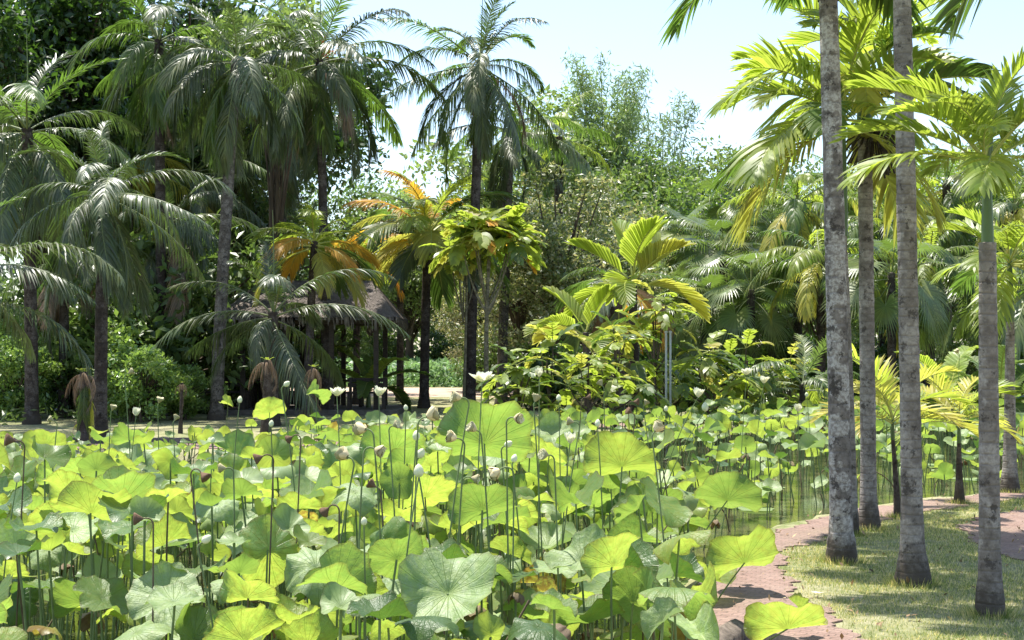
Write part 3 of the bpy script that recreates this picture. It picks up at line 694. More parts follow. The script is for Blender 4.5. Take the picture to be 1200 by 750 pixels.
def finish_leaves():
    pts = random_leaves(); rg = random.Random(5)
    COLS = ['bright green']*9+['yellow-green']*12+['pale blue-green']*8+['deep green']*4+['yellow brown-blotched']*1+['withered brown']*2
    POSES = ['flat']*5+['bowl']*5+['drooping']*5+['folded']*3+['cupped']*2+['curled']*2
    rec = []
    for x, y, px in pts:
        far = y > 13
        hh = rg.triangular(0.2, 1.2, 0.75) if y < 13 else rg.triangular(0.3, 1.05, 0.8) if y < 16 else rg.triangular(0.2, 0.88, 0.65)
        if px < 330 and y > 13: hh *= 0.72
        if y < 6: hh = min(hh, 0.95)
        if px > 735 and 12.2 < y < 21.5 and x > 1: hh = rg.uniform(0.12, 0.75)
        R = rg.triangular(0.085, 0.24, 0.155)*(0.85 if hh < 0.6 else 1)
        R *= 0.9
        if y < 8: R *= 0.68+0.04*y
        c = rg.choice(COLS); p = rg.choice(POSES)
        if c == 'yellow brown-blotched': R *= 0.75; hh *= 0.85; p = rg.choice(('drooping', 'crumpled', 'folded', 'curled'))
        if c == 'withered brown': p = 'crumpled'; R *= 0.6; hh *= 0.8
        if c == 'pale blue-green': taz = rg.uniform(-150, -30); tilt = rg.uniform(8, 50)
        elif c == 'deep green': taz = rg.uniform(0, 360); tilt = rg.uniform(0, 25)
        else: taz = rg.gauss(90, 60); tilt = abs(rg.gauss(38, 20))
        if c in ('bright green', 'yellow-green') and 35 < taz < 145 and tilt > 22 and rg.random() < 0.6: p = 'fan'; tilt += 22
        rec.append((R/y, x, y, hh, R, c, p, tilt, taz, px))
    rec.sort(reverse=True)
    n_ind = 290-len(LOT)
    for k, (q, x, y, hh, R, c, p, tilt, taz, px) in enumerate(rec[:n_ind]):
        lotus_leaf(x, y, hh, R, c, p, tilt, taz, rg.uniform(0, 360) if p != 'fan' else rg.uniform(-22, 22), k)
    # the countless rest of the lotus bed
    bl = {'a': MB(), 's': MB()}; UVS = []
    protos = {p: [lotus_geo(p, s_, 5, 18) for s_ in range(3)] for p in ('flat', 'bowl', 'drooping', 'folded', 'cupped', 'curled', 'crumpled', 'fan')}
    hi = {p: [lotus_geo(p, s_, 8, 30) for s_ in range(3)] for p in protos}
    for (q, x, y, hh, R, c, p, tilt, taz, px) in rec[n_ind:]:
        V, Fq, UVv, nr, na = (hi if y < 16 else protos)[p][rg.randint(0, 2)]
        Mx = np.array(Matrix.Rotation(rad(taz), 3, 'Z') @ Matrix.Rotation(rad(tilt), 3, 'Y') @ Matrix.Rotation(rg.uniform(0, 6.28) if p != 'fan' else rg.uniform(-.4, .4), 3, 'Z'))
        bl['a'].add((V*R)@Mx.T+np.array([x, y, hh]), Fq, ('bright green', 'yellow-green', 'pale blue-green', 'deep green', 'yellow brown-blotched', 'withered brown').index(c)); UVS.append(lotus_uvs(Fq, UVv, na))
        bx, by = x+rg.uniform(-.1, .1), y+rg.uniform(-.1, .1)
        tube(bl['s'], bez((bx, by, -0.1), ((bx+x)/2+rg.uniform(-.05, .05), (by+y)/2, hh*0.5), (x, y, hh-0.01), 5), 0.0075 if y > 16 else 0.006, 4, 0, cap=False)
    # extra thin old stalks without leaves
    for (q, x, y, hh, R, c, p, tilt, taz, px) in rec[::5]:
        bx, by = x+rg.uniform(-.2, .2), y+rg.uniform(-.2, .2)
        lean = rg.gauss(0, .16), rg.gauss(0, .1); h2 = hh*rg.uniform(0.4, 1.0)
        tube(bl['s'], bez((bx, by, -0.1), (bx, by, h2*0.6), (bx+lean[0], by+lean[1], h2), 5), 0.005 if y < 14 else 0.0075, 4, 1, cap=False)
    for m_ in bl['a'].Q: pass
    me = bl['a'].mesh('lotus_bed', [LM[c] for c in ('bright green', 'yellow-green', 'pale blue-green', 'deep green', 'yellow brown-blotched', 'withered brown')])
    uvl = me.uv_layers.new(name='UVMap'); U = np.concatenate([u.reshape(-1, 2) for u in UVS])
    if len(me.loops) == len(U): uvl.data.foreach_set('uv', U.astype(np.float32).ravel())
    else: print('UV MISMATCH', len(me.loops), len(U))
    struct('lotus_bed', me, 'stuff', 'dense bed of smaller lotus leaves filling the pond behind and between the larger leaves', 'lotus bed')
    struct('lotus_stalks', bl['s'].mesh('lotus_stalks', [M_stalk, M_stalkb]), 'stuff', 'thin crowded stalks of the lotus bed standing in the water', 'lotus stalks')
    label_leaves()

def place_words(px, py):
    hz = ['far left', 'left', 'left of centre', 'centre', 'right of centre', 'by the path'][min(5, max(0, int(px/155)))] if px < 930 else 'far right behind trunks'
    vt = 'back rows' if py < 480 else 'upper rows' if py < 540 else 'middle rows' if py < 620 else 'front rows' if py < 690 else 'bottom-edge row'
    return vt, hz
ORD = ['leftmost', 'second from left', 'third from left', 'fourth from left', 'fifth from left', 'sixth from left', 'seventh from left', 'eighth from left', 'ninth from left', 'tenth from left']
NUMW = ['', 'one', 'two', 'three', 'four', 'five', 'six', 'seven', 'eight', 'nine', 'ten', 'eleven', 'twelve']
def resolve(items, fmt, group):
    """items: (px, py, key tuple, object); equal keys are told apart by their order from the left"""
    by = {}
    for it in items: by.setdefault(it[2], []).append(it)
    for key, L in by.items():
        L.sort(key=lambda a: a[0]); n = len(L)
        for i, it in enumerate(L):
            if n == 1: lab = fmt(key)
            elif i == n-1: lab = 'rightmost '+fmt(key)
            else: lab = (ORD[i] if i < 10 else '%dth from left' % (i+1))+' '+fmt(key)
            it[3]['label'] = lab; it[3]['group'] = group
def label_leaves():
    items = []
    for px, py, wd, c, p, o, y in LOT:
        vt, hz = place_words(px, py)
        sz = 'large' if wd > 80 else 'small' if wd < 42 else 'mid-sized'
        items.append((px, py, (sz, c, p, vt, hz), o))
    PW = {'bowl': 'shallow-bowled', 'fan': 'half-folded'}
    resolve(items, lambda k: f'{k[0]} {k[1]} {PW.get(k[2], k[2])} lotus leaf, {k[3]}, {k[4]}', 'lotus leaves rising from the pond')

# ------------------------------------------------------------------ flowers, buds and pods
M_petal = leafmat('white_petal', (0.80, 0.80, 0.70), (0.85, 0.85, 0.66), 0.35, 0.5, 0.3, None, 0.08)
M_bud = simple('pale_bud', (0.52, 0.58, 0.28), 0.65, 0.2, 0.15, 12, 0.1, (0.80, 0.78, 0.60))
M_pod = simple('lotus_pod', (0.30, 0.28, 0.13), 0.75, 0.2, 0.2, 14, 0.4, (0.42, 0.36, 0.22))
M_podb = simple('dry_lotus_pod', (0.10, 0.06, 0.035), 0.9, 0.1, 0.2, 14, 0.5, (0.20, 0.13, 0.085))
M_tan = leafmat('withered_petal', (0.60, 0.54, 0.36), (0.45, 0.38, 0.2), 0.15, 0.7, 0.2)
M_cream = simple('pod_top', (0.62, 0.58, 0.36), 0.7, 0.2, 0.1, 20, 0.3)
def petals(mb, n, L, W, open_, z0=0, seed=0, mi=0, rag=0.12):
    r = np.random.default_rng(seed)
    for k in range(n):
        a = k*2.39996; e = rad(open_+r.uniform(-14, 14)); l = L*r.uniform(1-rag, 1+rag)
        t = np.linspace(0, 1, 7); ee = e+t*rad(18)          # petals curve up and in
        rr = np.concatenate([[0], np.cumsum(np.cos(ee[:-1])*l/6)]); zz = np.concatenate([[0], np.cumsum(np.sin(ee[:-1])*l/6)])
        wv = W*np.sin(np.clip(t*0.93+0.07, 0, 1)*PI)**0.7*(0.75+0.5*t)
        wv[-1] *= .15
        c = np.stack([np.cos(a)*(0.012+rr), np.sin(a)*(0.012+rr), z0+zz], 1); sd = np.array([-math.sin(a), math.cos(a), 0])
        nrmv = np.stack([-np.sin(ee)*np.cos(a), -np.sin(ee)*np.sin(a), np.cos(ee)], 1)
        rows = np.stack([c-sd*wv[:, None]/2+nrmv*wv[:, None]*0.16, c-sd*wv[:, None]*.22, c+sd*wv[:, None]*.22, c+sd*wv[:, None]/2+nrmv*wv[:, None]*0.16], 1)
        mb.add(rows.reshape(-1, 3), grid_faces(7, 4), mi)
def lathe(mb, prof, seg=14, mi=0, lump=0, seed=0):
    prof = np.array(prof, float); th = np.arange(seg)/seg*2*PI
    r = prof[:, 0][:, None]*(1+lump*np.sin(th*7+seed)[None]); V = np.stack([r*np.cos(th), r*np.sin(th), np.repeat(prof[:, 1][:, None], seg, 1)], -1)
    mb.add(V.reshape(-1, 3), grid_faces(len(prof), seg, True), mi)
FM = {}
def fmesh(k):
    if k in FM: return FM[k]
    mb = MB(); base = k.rstrip('0123456789'); s_ = int(k[len(base):] or 0)
    if base == 'open': petals(mb, 17, 0.095, 0.048, 28+s_*14, 0, s_)
    elif base == 'half': petals(mb, 15, 0.085, 0.05, 62, 0, s_)
    elif base == 'bud':
        lathe(mb, [(0.006, 0), (0.022, 0.008), (0.032, 0.03), (0.030, 0.052), (0.018, 0.075), (0.002, 0.088)], 12, 0, 0.05, s_)
    elif base == 'pod': lathe(mb, [(0.006, 0), (0.014, 0.012), (0.03, 0.036), (0.044, 0.056), (0.045, 0.064), (0.038, 0.068), (0.0, 0.066)], 14, 0, 0.06, s_)
    elif base == 'skirt':
        petals(mb, 10, 0.06, 0.04, 50, 0.0, s_, rag=0.4)
    elif base == 'lid':
        V, Fq, _, nr, na = lotus_geo('flat', s_, 4, 14); mb.add(V*np.array([0.04, 0.04, 0.03])+np.array([0, 0, 0.068]), Fq)
        rr = np.random.default_rng(s_)
        for q in range(12):
            a = q*2.4; d = 0.034*math.sqrt(q/12); lathe(mb, [(0.0035, 0.067), (0.0045, 0.0725), (0.0, 0.075)], 6); mb.V[-1][:, :2] += np.array([math.cos(a)*d, math.sin(a)*d])
    elif base == 'yel': lathe(mb, [(0.005, 0), (0.014, 0.014), (0.017, 0.026), (0.0, 0.027)], 10)
    mat = {'open': M_petal, 'half': M_petal, 'bud': M_bud, 'pod': M_pod, 'skirt': M_tan, 'lid': M_cream, 'yel': simple('yellow_centre', (0.6, 0.5, 0.06))}[base]
    FM[k] = mb.mesh(base, mat); return FM[k]
def fvar(k, mat):
    kk = k+mat.name
    if kk not in FM: m = fmesh(k).copy(); m.materials[0] = mat; FM[kk] = m
    return FM[kk]
ST = []
def stem(kind, px, py, d, seed, size=1.0, nod=0):
    """flower / bud / pod on its own stalk; nod bends the neck in degrees"""
    size *= 0.64 if kind in ('open', 'half') else 0.56
    r = random.Random(seed*31+7); x = at(px, d); z = dz(py, d)
    pod = 'pod' in kind; L = {'open': 'lotus_flower', 'half': 'lotus_flower', 'bud': 'lotus_bud', 'pod': 'lotus_seed_pod', 'dryp': 'lotus_seed_pod', 'wilt': 'lotus_seed_pod'}[kind]
    bx, by = x+r.uniform(-.14, .14), d+r.uniform(-.12, .12)
    if px > 800 and d < 12: bx = min(bx, 1.0)
    o = empty(L, 'x', L.replace('_', ' ').replace('lotus seed', 'seed'), (bx, by, -0.1))
    tx, ty, tz = x-bx, d-by, z+0.1
    a = r.choice((0, PI))+r.uniform(-.7, .7); nk = rad(nod); cx, cy = math.cos(a), math.sin(a)
    mb = MB()
    if nod:
        hr = 0.05*size; P = list(bez((0, 0, 0), (tx*0.3-cx*hr, ty*0.3-cy*hr, tz*0.6), (tx-cx*2*hr, ty-cy*2*hr, tz), 12))
        for q in np.linspace(0, nk+0.4, 7)[1:]:
            P.append(np.array([tx-cx*2*hr+cx*hr*(1-math.cos(q)), ty-cy*2*hr+cy*hr*(1-math.cos(q)), tz+hr*math.sin(q)]))
        end = P[-1]; dr = Vector((cx*math.sin(nk), cy*math.sin(nk), math.cos(nk)))
    else:
        P = list(bez((0, 0, 0), (tx*0.2+r.uniform(-.03, .03), ty*0.2, tz*0.6), (tx, ty, tz), 12)); end = P[-1]; dr = Vector((r.uniform(-.15, .15), r.uniform(-.15, .15), 1))
    tube(mb, np.array(P), np.linspace(0.0048, 0.0032, len(P)), 6, cap=False)
    part('stalk', mb.mesh('stalk', M_stalk if kind != 'dryp' else M_stalkb), o)
    e = dr.to_track_quat('Z', 'Y').to_euler(); sc = (size,)*3
    if kind in ('open', 'half'):
        pt_ = part('petals', fmesh(kind+str(seed % 3)), o, end, e, sc); part('pod', fmesh('yel'), pt_)
    elif kind == 'bud': part('bud', fmesh('bud'+str(seed % 2)), o, end, e, sc)
    elif kind == 'dryp': part('pod', fvar('pod'+str(seed % 3), M_podb), o, end, e, sc)
    else:
        pd = part('pod', fmesh('pod'+str(seed % 3)), o, end, e, sc); part('pod_top', fmesh('lid'+str(seed % 2)), pd)
        if kind == 'wilt': part('withered_petals', fmesh('skirt'+str(seed % 3)), pd)
    ST.append((px, py, kind, nod, o)); return o
STEMS = [('open', 565, 447, 8.0, 1.25, 0), ('open', 395, 464, 9.5, 1.15, 0), ('open', 444, 464, 9.5, 1.15, 0), ('half', 160, 487, 12, 1.3, 0), ('half', 668, 519, 8, 1.1, 0), ('open', 818, 465, 11, 1.2, 0),
 ('half', 935, 482, 16, 1.6, 0), ('open', 875, 439, 17, 1.5, 0), ('open', 895, 449, 17, 1.5, 0), ('half', 632, 441, 8, 0.9, 0), ('bud', 826, 482, 11, 1.5, 0), ('bud', 1040, 429, 17, 1.6, 0),
 ('wilt', 534, 474, 6.6, 1.15, 80), ('wilt', 509, 498, 6.2, 1.3, 70), ('bud', 488, 516, 6.4, .95, 0), ('wilt', 424, 512, 6.4, 1.3, 85), ('wilt', 442, 532, 6.0, 1.05, 110), ('wilt', 528, 522, 6.4, 1.15, 75),
 ('wilt', 550, 512, 6.6, 1.1, 60), ('wilt', 606, 496, 6.6, 1.0, 95), ('bud', 501, 543, 6.4, 1.05, 30), ('bud', 491, 559, 6.0, 1.2, 0), ('pod', 636, 475, 8, 1.1, 20), ('wilt', 777, 512, 7, 1.2, 40),
 ('pod', 638, 541, 6.6, 1.1, 80), ('wilt', 584, 556, 6.6, 1.3, 120), ('dryp', 433, 577, 6.6, 1.0, 60), ('bud', 598, 529, 7.4, 1.0, 60), ('bud', 427, 615, 5.6, .7, 0), ('wilt', 401, 544, 6.2, 1.25, 70),
 ('dryp', 306, 540, 6.8, 1.1, 110), ('dryp', 237, 557, 6.6, 1.1, 130), ('pod', 262, 554, 7, .95, 90), ('bud', 248, 642, 5.6, .9, 50), ('dryp', 342, 515, 8, 1.0, 120), ('dryp', 385, 598, 6.2, 1.0, 130),
 ('bud', 281, 472, 9, .9, 0), ('bud', 338, 457, 9, 1.0, 60), ('bud', 21, 565, 7, 1.0, 0), ('bud', 250, 519, 9, .8, 0), ('dryp', 164, 615, 6.2, 1.1, 90), ('pod', 140, 484, 12, 1.2, 20), ('dryp', 12, 525, 7, 1.3, 80),
 ('pod', 194, 476, 12, 1.3, 20), ('pod', 156, 442, 12, 1.2, 60), ('pod', 212, 496, 11, 1.1, 30), ('pod', 700, 456, 12, 1.2, 40), ('dryp', 735, 489, 10, 1.1, 60), ('dryp', 745, 475, 12, 1.2, 90), ('bud', 700, 500, 8, .9, 0),
 ('pod', 668, 500, 9, 1.1, 80), ('bud', 655, 470, 10, 1.0, 0), ('dryp', 690, 470, 13, 1.2, 80), ('pod', 1118, 417, 17, 1.3, 30), ('bud', 476, 481, 9, .8, 0), ('bud', 610, 545, 7.2, .9, 20), ('pod', 465, 505, 8, 1.0, 70),
 ('bud', 780, 482, 12, 1.0, 0), ('pod', 762, 478, 12, 1.1, 30), ('pod', 555, 565, 7, 1.0, 100), ('bud', 318, 500, 9, .9, 0), ('pod', 58, 498, 10, 1.0, 60), ('bud', 945, 465, 19, 1.3, 0), ('bud', 1012, 462, 19, 1.2, 0)]
def flowers():
    for i, (k, px, py, d, sz, nod) in enumerate(STEMS): stem(k, px, py, d, i, sz, nod)
    W = {'open': 'open white lotus flower', 'half': 'half-open white lotus flower', 'bud': 'closed pale green bud', 'pod': 'green lotus seed pod', 'dryp': 'dark brown dry seed pod', 'wilt': 'tan seed pod with withered petals'}
    items = []
    for px, py, k, nod, o in ST:
        vt, hz = place_words(px, py); items.append((px, py, (W[k], 'nodding' if nod > 40 else 'upright', vt, hz), o))
    resolve(items, lambda q: f'{q[1]} {q[0]}, {q[2]}, {q[3]}', 'lotus flowers, buds and pods above the leaves')
hand_leaves(); finish_leaves(); flowers()
# pale old leaves lying on open water
fl = []
for i, (px, py, wd) in enumerate([(800, 595, 56), (842, 585, 40), (885, 597, 46), (1080, 545, 50), (1110, 552, 40), (868, 556, 36), (1135, 562, 44), (905, 572, 26)]):
    d = F*CH/(py-HOR); R = wd*d/F/2
    fl.append((px, py, ('p',), solo('floating_leaf', lotus_mesh('flat', i % 4, 'pale blue-green'), 'x', 'lotus leaf', (at(px, d), d, 0.012), None, (0, 0, i), (R, R, R*0.1))))
resolve(fl, lambda k: 'pale lotus leaf lying flat on the open water', 'pale leaves floating on the water')

# ---------------- right hand trunks and betel palms near the camera
def base(px, py): d = gd(py); return at(px, d), d
R5 = lambda f, r: M_lime if f < 0.4 else r.choice((M_lime, M_lime, M_green)) if f < 0.75 else r.choice((M_yell, M_lime, M_lime))
G5 = lambda f, r: M_green if f < 0.45 else r.choice((M_green, M_green, M_lime))
Y5 = lambda f, r: r.choice((M_yell, M_yell, M_lime))
x, y = base(985, 658)
palm('betel_palm', 'thickest foreground palm trunk blotched with grey lichen, crown above the frame', x, y, 4.75, 0.094, 0.078, 'areca', G5, 14, -8, 75, (-0.09, 0), 1.0, T_near, 0.75, 0.5, 3)
x, y = base(1068, 684)
palm('betel_palm', 'smooth ringed grey foreground trunk with swollen foot, right of the lichen-blotched trunk', x, y, 4.7, 0.08, 0.067, 'areca', G5, 12, 5, 75, (-0.06, 0), 0.9, T_grey, 0.7, 0.5, 11, flare=1.75)
x, y = base(1158, 720)
palm('betel_palm', 'nearest slender palm at right with yellow-green crown over a green crownshaft', x, y, 2.50, 0.072, 0.057, 'areca', R5, 19, 15, 82, (0.0, 0), 0.56, T_grey, 0.60, 0.3, 5, sr=0.036, flare=1.3)
x, y = base(1017, 620)
palm('betel_palm', 'grey ringed trunk between the two thickest trunks, dark twiggy flower cluster under its crown', x, y, 4.0, 0.077, 0.07, 'areca', R5, 17, -10, 80, (-0.02, 0), 0.85, T_grey, 0.6, 0.4, 21, fruit=(0.05, -0.05, 3.95), flare=1.45)
x, y = base(999, 626)
palm('betel_palm', 'slim green-stemmed palm with bright lime crown, hidden behind the lichen-blotched trunk', x, y, 2.9, 0.045, 0.04, 'areca', R5, 20, -20, 82, (-0.09, 0), 0.88, T_grey, 1.25, 0.4, 32, sr=0.045, flare=1.2)
x, y = base(1182, 577)
palm('betel_palm', 'slim palm behind the nearest right trunk with low yellow-green crown', x, y, 2.15, 0.085, 0.05, 'areca', R5, 18, -15, 78, (0.02, 0), 0.68, T_grey, 0.8, 0.3, 41, sr=0.045, flare=1.4)
x, y = base(1123, 590)
palm('young_palm', 'knee-high young palm with glowing yellow fronds between the two right trunks', x, y, 0.72, 0.05, 0.022, 'baby', Y5, 11, 15, 80, (0, 0), 0.88, T_dark, 0.28, 0, 51, sr=0.022, flare=1.3)
x, y = base(1051, 607)
palm('young_palm', 'young palm with yellow fronds glowing from behind the ringed trunk with swollen foot', x, y, 0.85, 0.035, 0.02, 'baby', Y5, 11, 15, 78, (-.05, 0), 1.0, T_dark, 0.25, 0, 64, sr=0.02, flare=1.3)
# palms off the right and above that only send fronds and shade into the picture
palm('betel_palm', 'palm out of frame at right whose green frond tips hang into the top corner', 5.3, 11.8, 5.3, 0.085, 0.07, 'areca', G5, 11, -15, 70, (0, 0), 1.0, T_grey, 0.6, 0.4, 75)

# ---------------- dark feather palms on the far left bank
DK = lambda f, r: r.choice((M_dark, M_dark, M_green)) if f < .6 else r.choice((M_dark,)*4+(M_green, M_dead))
DG = lambda f, r: r.choice((M_green, M_dark, M_green)) if f < 0.5 else M_dark
def fp(label, px, py, cy, w, nf=18, seed=0, fs=1.0, lean=0.0, mats=DK, spear=1.6, dead=1, kind='dark', lo=-62, hi=78, tm=None, d=None, cat='palm tree', name='feather_palm', group=None, shaft=0):
    d = d or gd(py); H = dz(cy, d)-GZ; r = w*d/F/2*0.86
    if kind == 'dark': nf = int(nf*1.18)
    return palm(name, label, at(px, d), d, H, r*1.12, r*0.9, kind, mats, nf, lo, hi, (lean*d/F, 0), fs, tm or T_dark, shaft, spear, seed, cat, group, dead=dead)
fp('leftmost tall palm with bright green upright frond and long grey spear leaf', 38, 497, 150, 17, 20, 1, 1.08, -8, DG, 2.4)
fp('palm with low crown of dark arching fronds, second trunk from the left', 118, 514, 222, 17, 19, 2, 0.80, 2, lambda f, r: M_dark, 0.8)
fp('tall palm with silvery crown touching the top edge at left, third trunk from the left', 190, 481, 45, 14, 22, 3, 1.05, -6, DK, 1.6, d=38)
fp('leaning grey-trunked palm with drooping dark crown, fourth trunk from the left', 254, 492, 68, 16, 22, 4, 0.92, 22, DK, 1.2, tm=T_mid)
fp('tall straight dark palm with heavy curtain of hanging fronds above the thatched shelter', 383, 478, 68, 12, 24, 5, 1.1, -10, DK, 2.0, d=39)
fp('tallest palm in the centre with bluish crown against the sky and long spear', 551, 472, 72, 13, 24, 6, 1.02, 12, DK, 2.2, d=42)
fp('paler-trunked palm right behind the tallest central palm, crown lower', 588, 462, 150, 13, 18, 7, 0.85, 10, DG, 1.0, tm=T_mid, d=46)
fp('young trunkless-looking palm with arching dark fronds in front of the shelter', 320, 486, 366, 15, 12, 8, 0.90, 0, lambda f, r: M_dark, 2.4, lo=-30, dead=0, d=33)
EDGE = fp('palm cut by the left edge whose pale frond arches in at mid height', -50, 500, 318, 16, 10, 19, 0.8, 0, DK, 0.8, lo=-45, dead=0, d=26)
fp('palm hidden in the left background with yellowing fronds', 150, 470, 190, 12, 16, 10, 0.95, 0, lambda f, r: r.choice((M_green, M_yell, M_dark, M_green)), 0, d=44)
fp('green palm filling the gap between third and fourth left trunks', 225, 470, 200, 12, 18, 14, 1.0, 0, DG, 0, d=46)
fp('dark palm behind the leaning grey-trunked palm, crown at upper left', 330, 470, 120, 12, 20, 15, 1.1, 0, DG, 0, d=47)
fp('low dark palm between the first two left trunks', 75, 480, 300, 13, 15, 16, 0.8, 0, DK, 0, d=37, dead=2)
fp('low dark palm left of the shelter between third and fourth trunks', 200, 478, 255, 12, 16, 17, 0.9, 0, DK, 0, d=39)

for i, (e_, z_, az_) in enumerate(((27, 3.35, -0.05), (8, 2.6, -0.25))):
    part('frond', getfrond('dark', e_, i, M_dark), EDGE, (0.1, 0, z_), (-0.25, 0, az_), (1.1,)*3)
# pleated and yellow palms
PY = lambda f, r: M_lime if f < 0.3 else r.choice((M_yell, M_lime, M_oran)) if f < 0.7 else r.choice((M_oran, M_yell, M_green))
PL = lambda f, r: M_lime if f < 0.5 else r.choice((M_lime, M_yell, M_yell))
PG = lambda f, r: M_green if f < 0.25 else r.choice((M_green, M_dark, M_oran, M_yell))
fp('pleated-leaf palm with orange and yellow fan-like crown on a dark straight trunk', 497, 474, 272, 12, 28, 22, 1.12, 4, lambda f, r: (M_lime, M_oran, M_green)[int(f*15) % 3] if f < .5 else r.choice((M_green, M_yell, M_dark)), 0, 0, 'pleatcut', -15, 80, name='pleated_palm', d=43)
fp('yellow and orange pleated-leaf palm in front of the shelter roof', 360, 480, 283, 11, 20, 23, 0.74, 8, PY, 0, 0, 'pleatcut', -30, 75, name='pleated_palm', d=37)
fp('small orange-tinted pleated palm behind the straight dark trunk, left of centre', 418, 468, 300, 9, 11, 24, 0.85, 0, PY, 0, 0, 'pleatcut', -30, 70, name='pleated_palm', d=46)
fp('bright yellow-green pleated-leaf palm right of centre with broad split leaves', 745, 480, 325, 13, 10, 25, 0.95, -4, PL, 0, 0, 'pleat', 5, 85, name='pleated_palm', d=32)
fp('lower yellow pleated-leaf palm left of the taller bright one', 690, 482, 390, 10, 8, 28, 0.72, -4, PL, 0, 0, 'pleat', 5, 80, name='pleated_palm', d=31)
fp('small green palm behind the slim thin trunk beside the shelter', 469, 466, 250, 9, 12, 29, 0.8, 0, PG, 0, 0, 'pleatcut', -40, 60, name='pleated_palm', d=49)
fp('dark-skirted pleated palm behind the bright one', 722, 468, 330, 22, 12, 35, 0.9, 0, lambda f, r: r.choice((M_dark, M_dead, M_green, M_oran)), 0, 0, 'pleatcut', -60, 40, name='pleated_palm', d=38)

# right hand background palms
SF = lambda f, r: r.choice((M_green, M_lime, M_green, M_lime, M_grey)) if f < .6 else r.choice((M_green, M_yell, M_grey))
SG = lambda f, r: r.choice((M_fan, M_grey, M_fan))
bgp = [(848, 300, 46, 'fan', 30, 'grey-green fan palm at the left end of the shaded grove'), (805, 285, 50, 'fan', 30, 'pale fan palm behind the bright pleated palm'), (880, 340, 42, 'fan', 24, 'low fan palm in the shade left of the blotched trunk'),
 (825, 360, 44, 'fan', 24, 'lowest fan palm above the dark gap right of centre'), (905, 265, 52, 'fan', 28, 'tall fan palm left of the lichen-blotched trunk'), (870, 235, 56, 'fan', 26, 'tallest fan palm in the right-hand grove'),
 (935, 235, 44, 'soft', 24, 'drooping yellow-green feather palm just left of the lichen-blotched trunk'), (962, 300, 40, 'soft', 18, 'low feather palm behind the lichen-blotched trunk'), (1035, 260, 46, 'soft', 22, 'feather palm seen between the ringed trunks'),
 (1045, 320, 38, 'fan', 18, 'pale fan palm low between the ringed trunks'), (1090, 300, 40, 'soft', 20, 'dark shaded palm with brown skirt right of the ringed trunk'), (1110, 215, 48, 'soft', 22, 'tall feather palm behind the right-hand crown'),
 (1190, 240, 46, 'soft', 22, 'feather palm cut by the right edge'), (1150, 340, 42, 'fan', 16, 'shaded fan palm behind the nearest slender palm'), (985, 215, 52, 'soft', 20, 'feather palm whose crown peeps past the top of the grove'), (765, 345, 48, 'fan', 18, 'fan palm behind the two white posts'),
 (1215, 330, 38, 'soft', 18, 'low palm at the far right edge'), (790, 400, 46, 'fan', 14, 'short fan palm right of the white posts'), (905, 395, 44, 'fan', 14, 'short fan palm above the arching cycad-like palm'), (655, 160, 52, 'soft', 16, 'soft green palm left of the bamboo')]
for i, (px, cy, d, k, nf, lab) in enumerate(bgp):
    fp(lab, px, 0, cy, 12, nf, 100+i, 0.95 if k == 'soft' else 1.1, 0, SF if k == 'soft' else SG, 0, 2 if k == 'soft' else 0, k, -65 if k == 'fan' else -45, 75, d=d, name='fan_palm' if k == 'fan' else 'feather_palm')
fp('juvenile palm with arching grey fronds touching the lotus right of centre', 940, 462, 450, 9, 9, 66, 0.62, 0, lambda f, r: r.choice((M_lime, M_grey, M_green)), 0, 0, 'dark', 5, 75, d=30, name='young_palm')

# big paddle leaves at right
def paddle(label, px, d, n, seed, mats, fs=1.0, lo=10):
    o = empty('paddle_leaf_plant', label, 'plant', (at(px, d), d, GZ)); r = random.Random(seed); mb = MB()
    tube(mb, [(0, 0, -.05), (0, 0, .3), (0, 0, .7)], [0.09, .07, .05], 9); part('stem', mb.mesh('stem', M_shaft), o)
    for i in range(n):
        e = 75-(75-lo)*i/n; eb = int(round(e/15)*15); part('leaf', getfrond('paddle', eb, i % 3, r.choice(mats)), o, (0, 0, 0.6), (0, 0, i*2.4+seed), (fs*r.uniform(.85, 1.1),)*3)
paddle('broad paddle-leaved plant right of the ringed trunk, leaves catching the sun', 1112, 29, 11, 1, (M_lime, M_grey, M_green), 1.0)
paddle('paddle-leaved plant with pale leaves behind the nearest right trunk', 1172, 28, 10, 2, (M_grey, M_grey, M_green), 0.95)
paddle('paddle-leaved plant beside the shelter posts with a bright leaf', 432, 40, 8, 3, (M_lime, M_green), 1.1)
paddle('pale arching paddle-leaved plant left of the lichen-blotched trunk', 890, 33, 7, 9, (M_grey, M_green), 0.7)

# ---------------- lobed-leaf trees and shrubs, centre
LBm = (M_lime, M_lime, M_green, M_lime, M_lime, M_yell)
LBo = (M_lime, M_lime, M_lime, M_yell, M_lime, M_lime, M_lime, M_yell, M_green, M_oran)
T_slim = trunkmat('slim_trunk', (0.10, 0.09, 0.06), (0.17, 0.155, 0.10), (0.25, 0.23, 0.18), 8, 0.3)
def lb(label, px, d, topy, nb, seed, mats=LBm, **k): return lobed_shrub(label, at(px, d), d, dz(topy, d)-GZ, nb, seed, mats, **k)
lb('tall slim tree with lime lobed leaves and reddish flush, beside the tallest central palm', 571, 37, 262, 8, 1, LBo, spread=0.95, fs=1.25, per=12, low=0.86, trunkr=0.075, tmat=T_slim, name='lobed_leaf_tree', cat='tree')
lb('lobed-leaf tree beneath the bluish central crown, yellow tinted', 543, 40, 290, 5, 2, LBm, spread=0.6, fs=1.05, per=12, low=0.9, trunkr=0.05, tmat=T_slim, name='lobed_leaf_tree', cat='tree')
lb('lobed-leaf shrub with spreading bright branches before the pleated palms', 722, 27, 385, 9, 3, spread=0.75, fs=0.8, per=7)
lb('tall lobed-leaf shrub left of the white posts', 770, 29, 350, 6, 4, spread=0.6, fs=0.85, per=8, low=0.7)
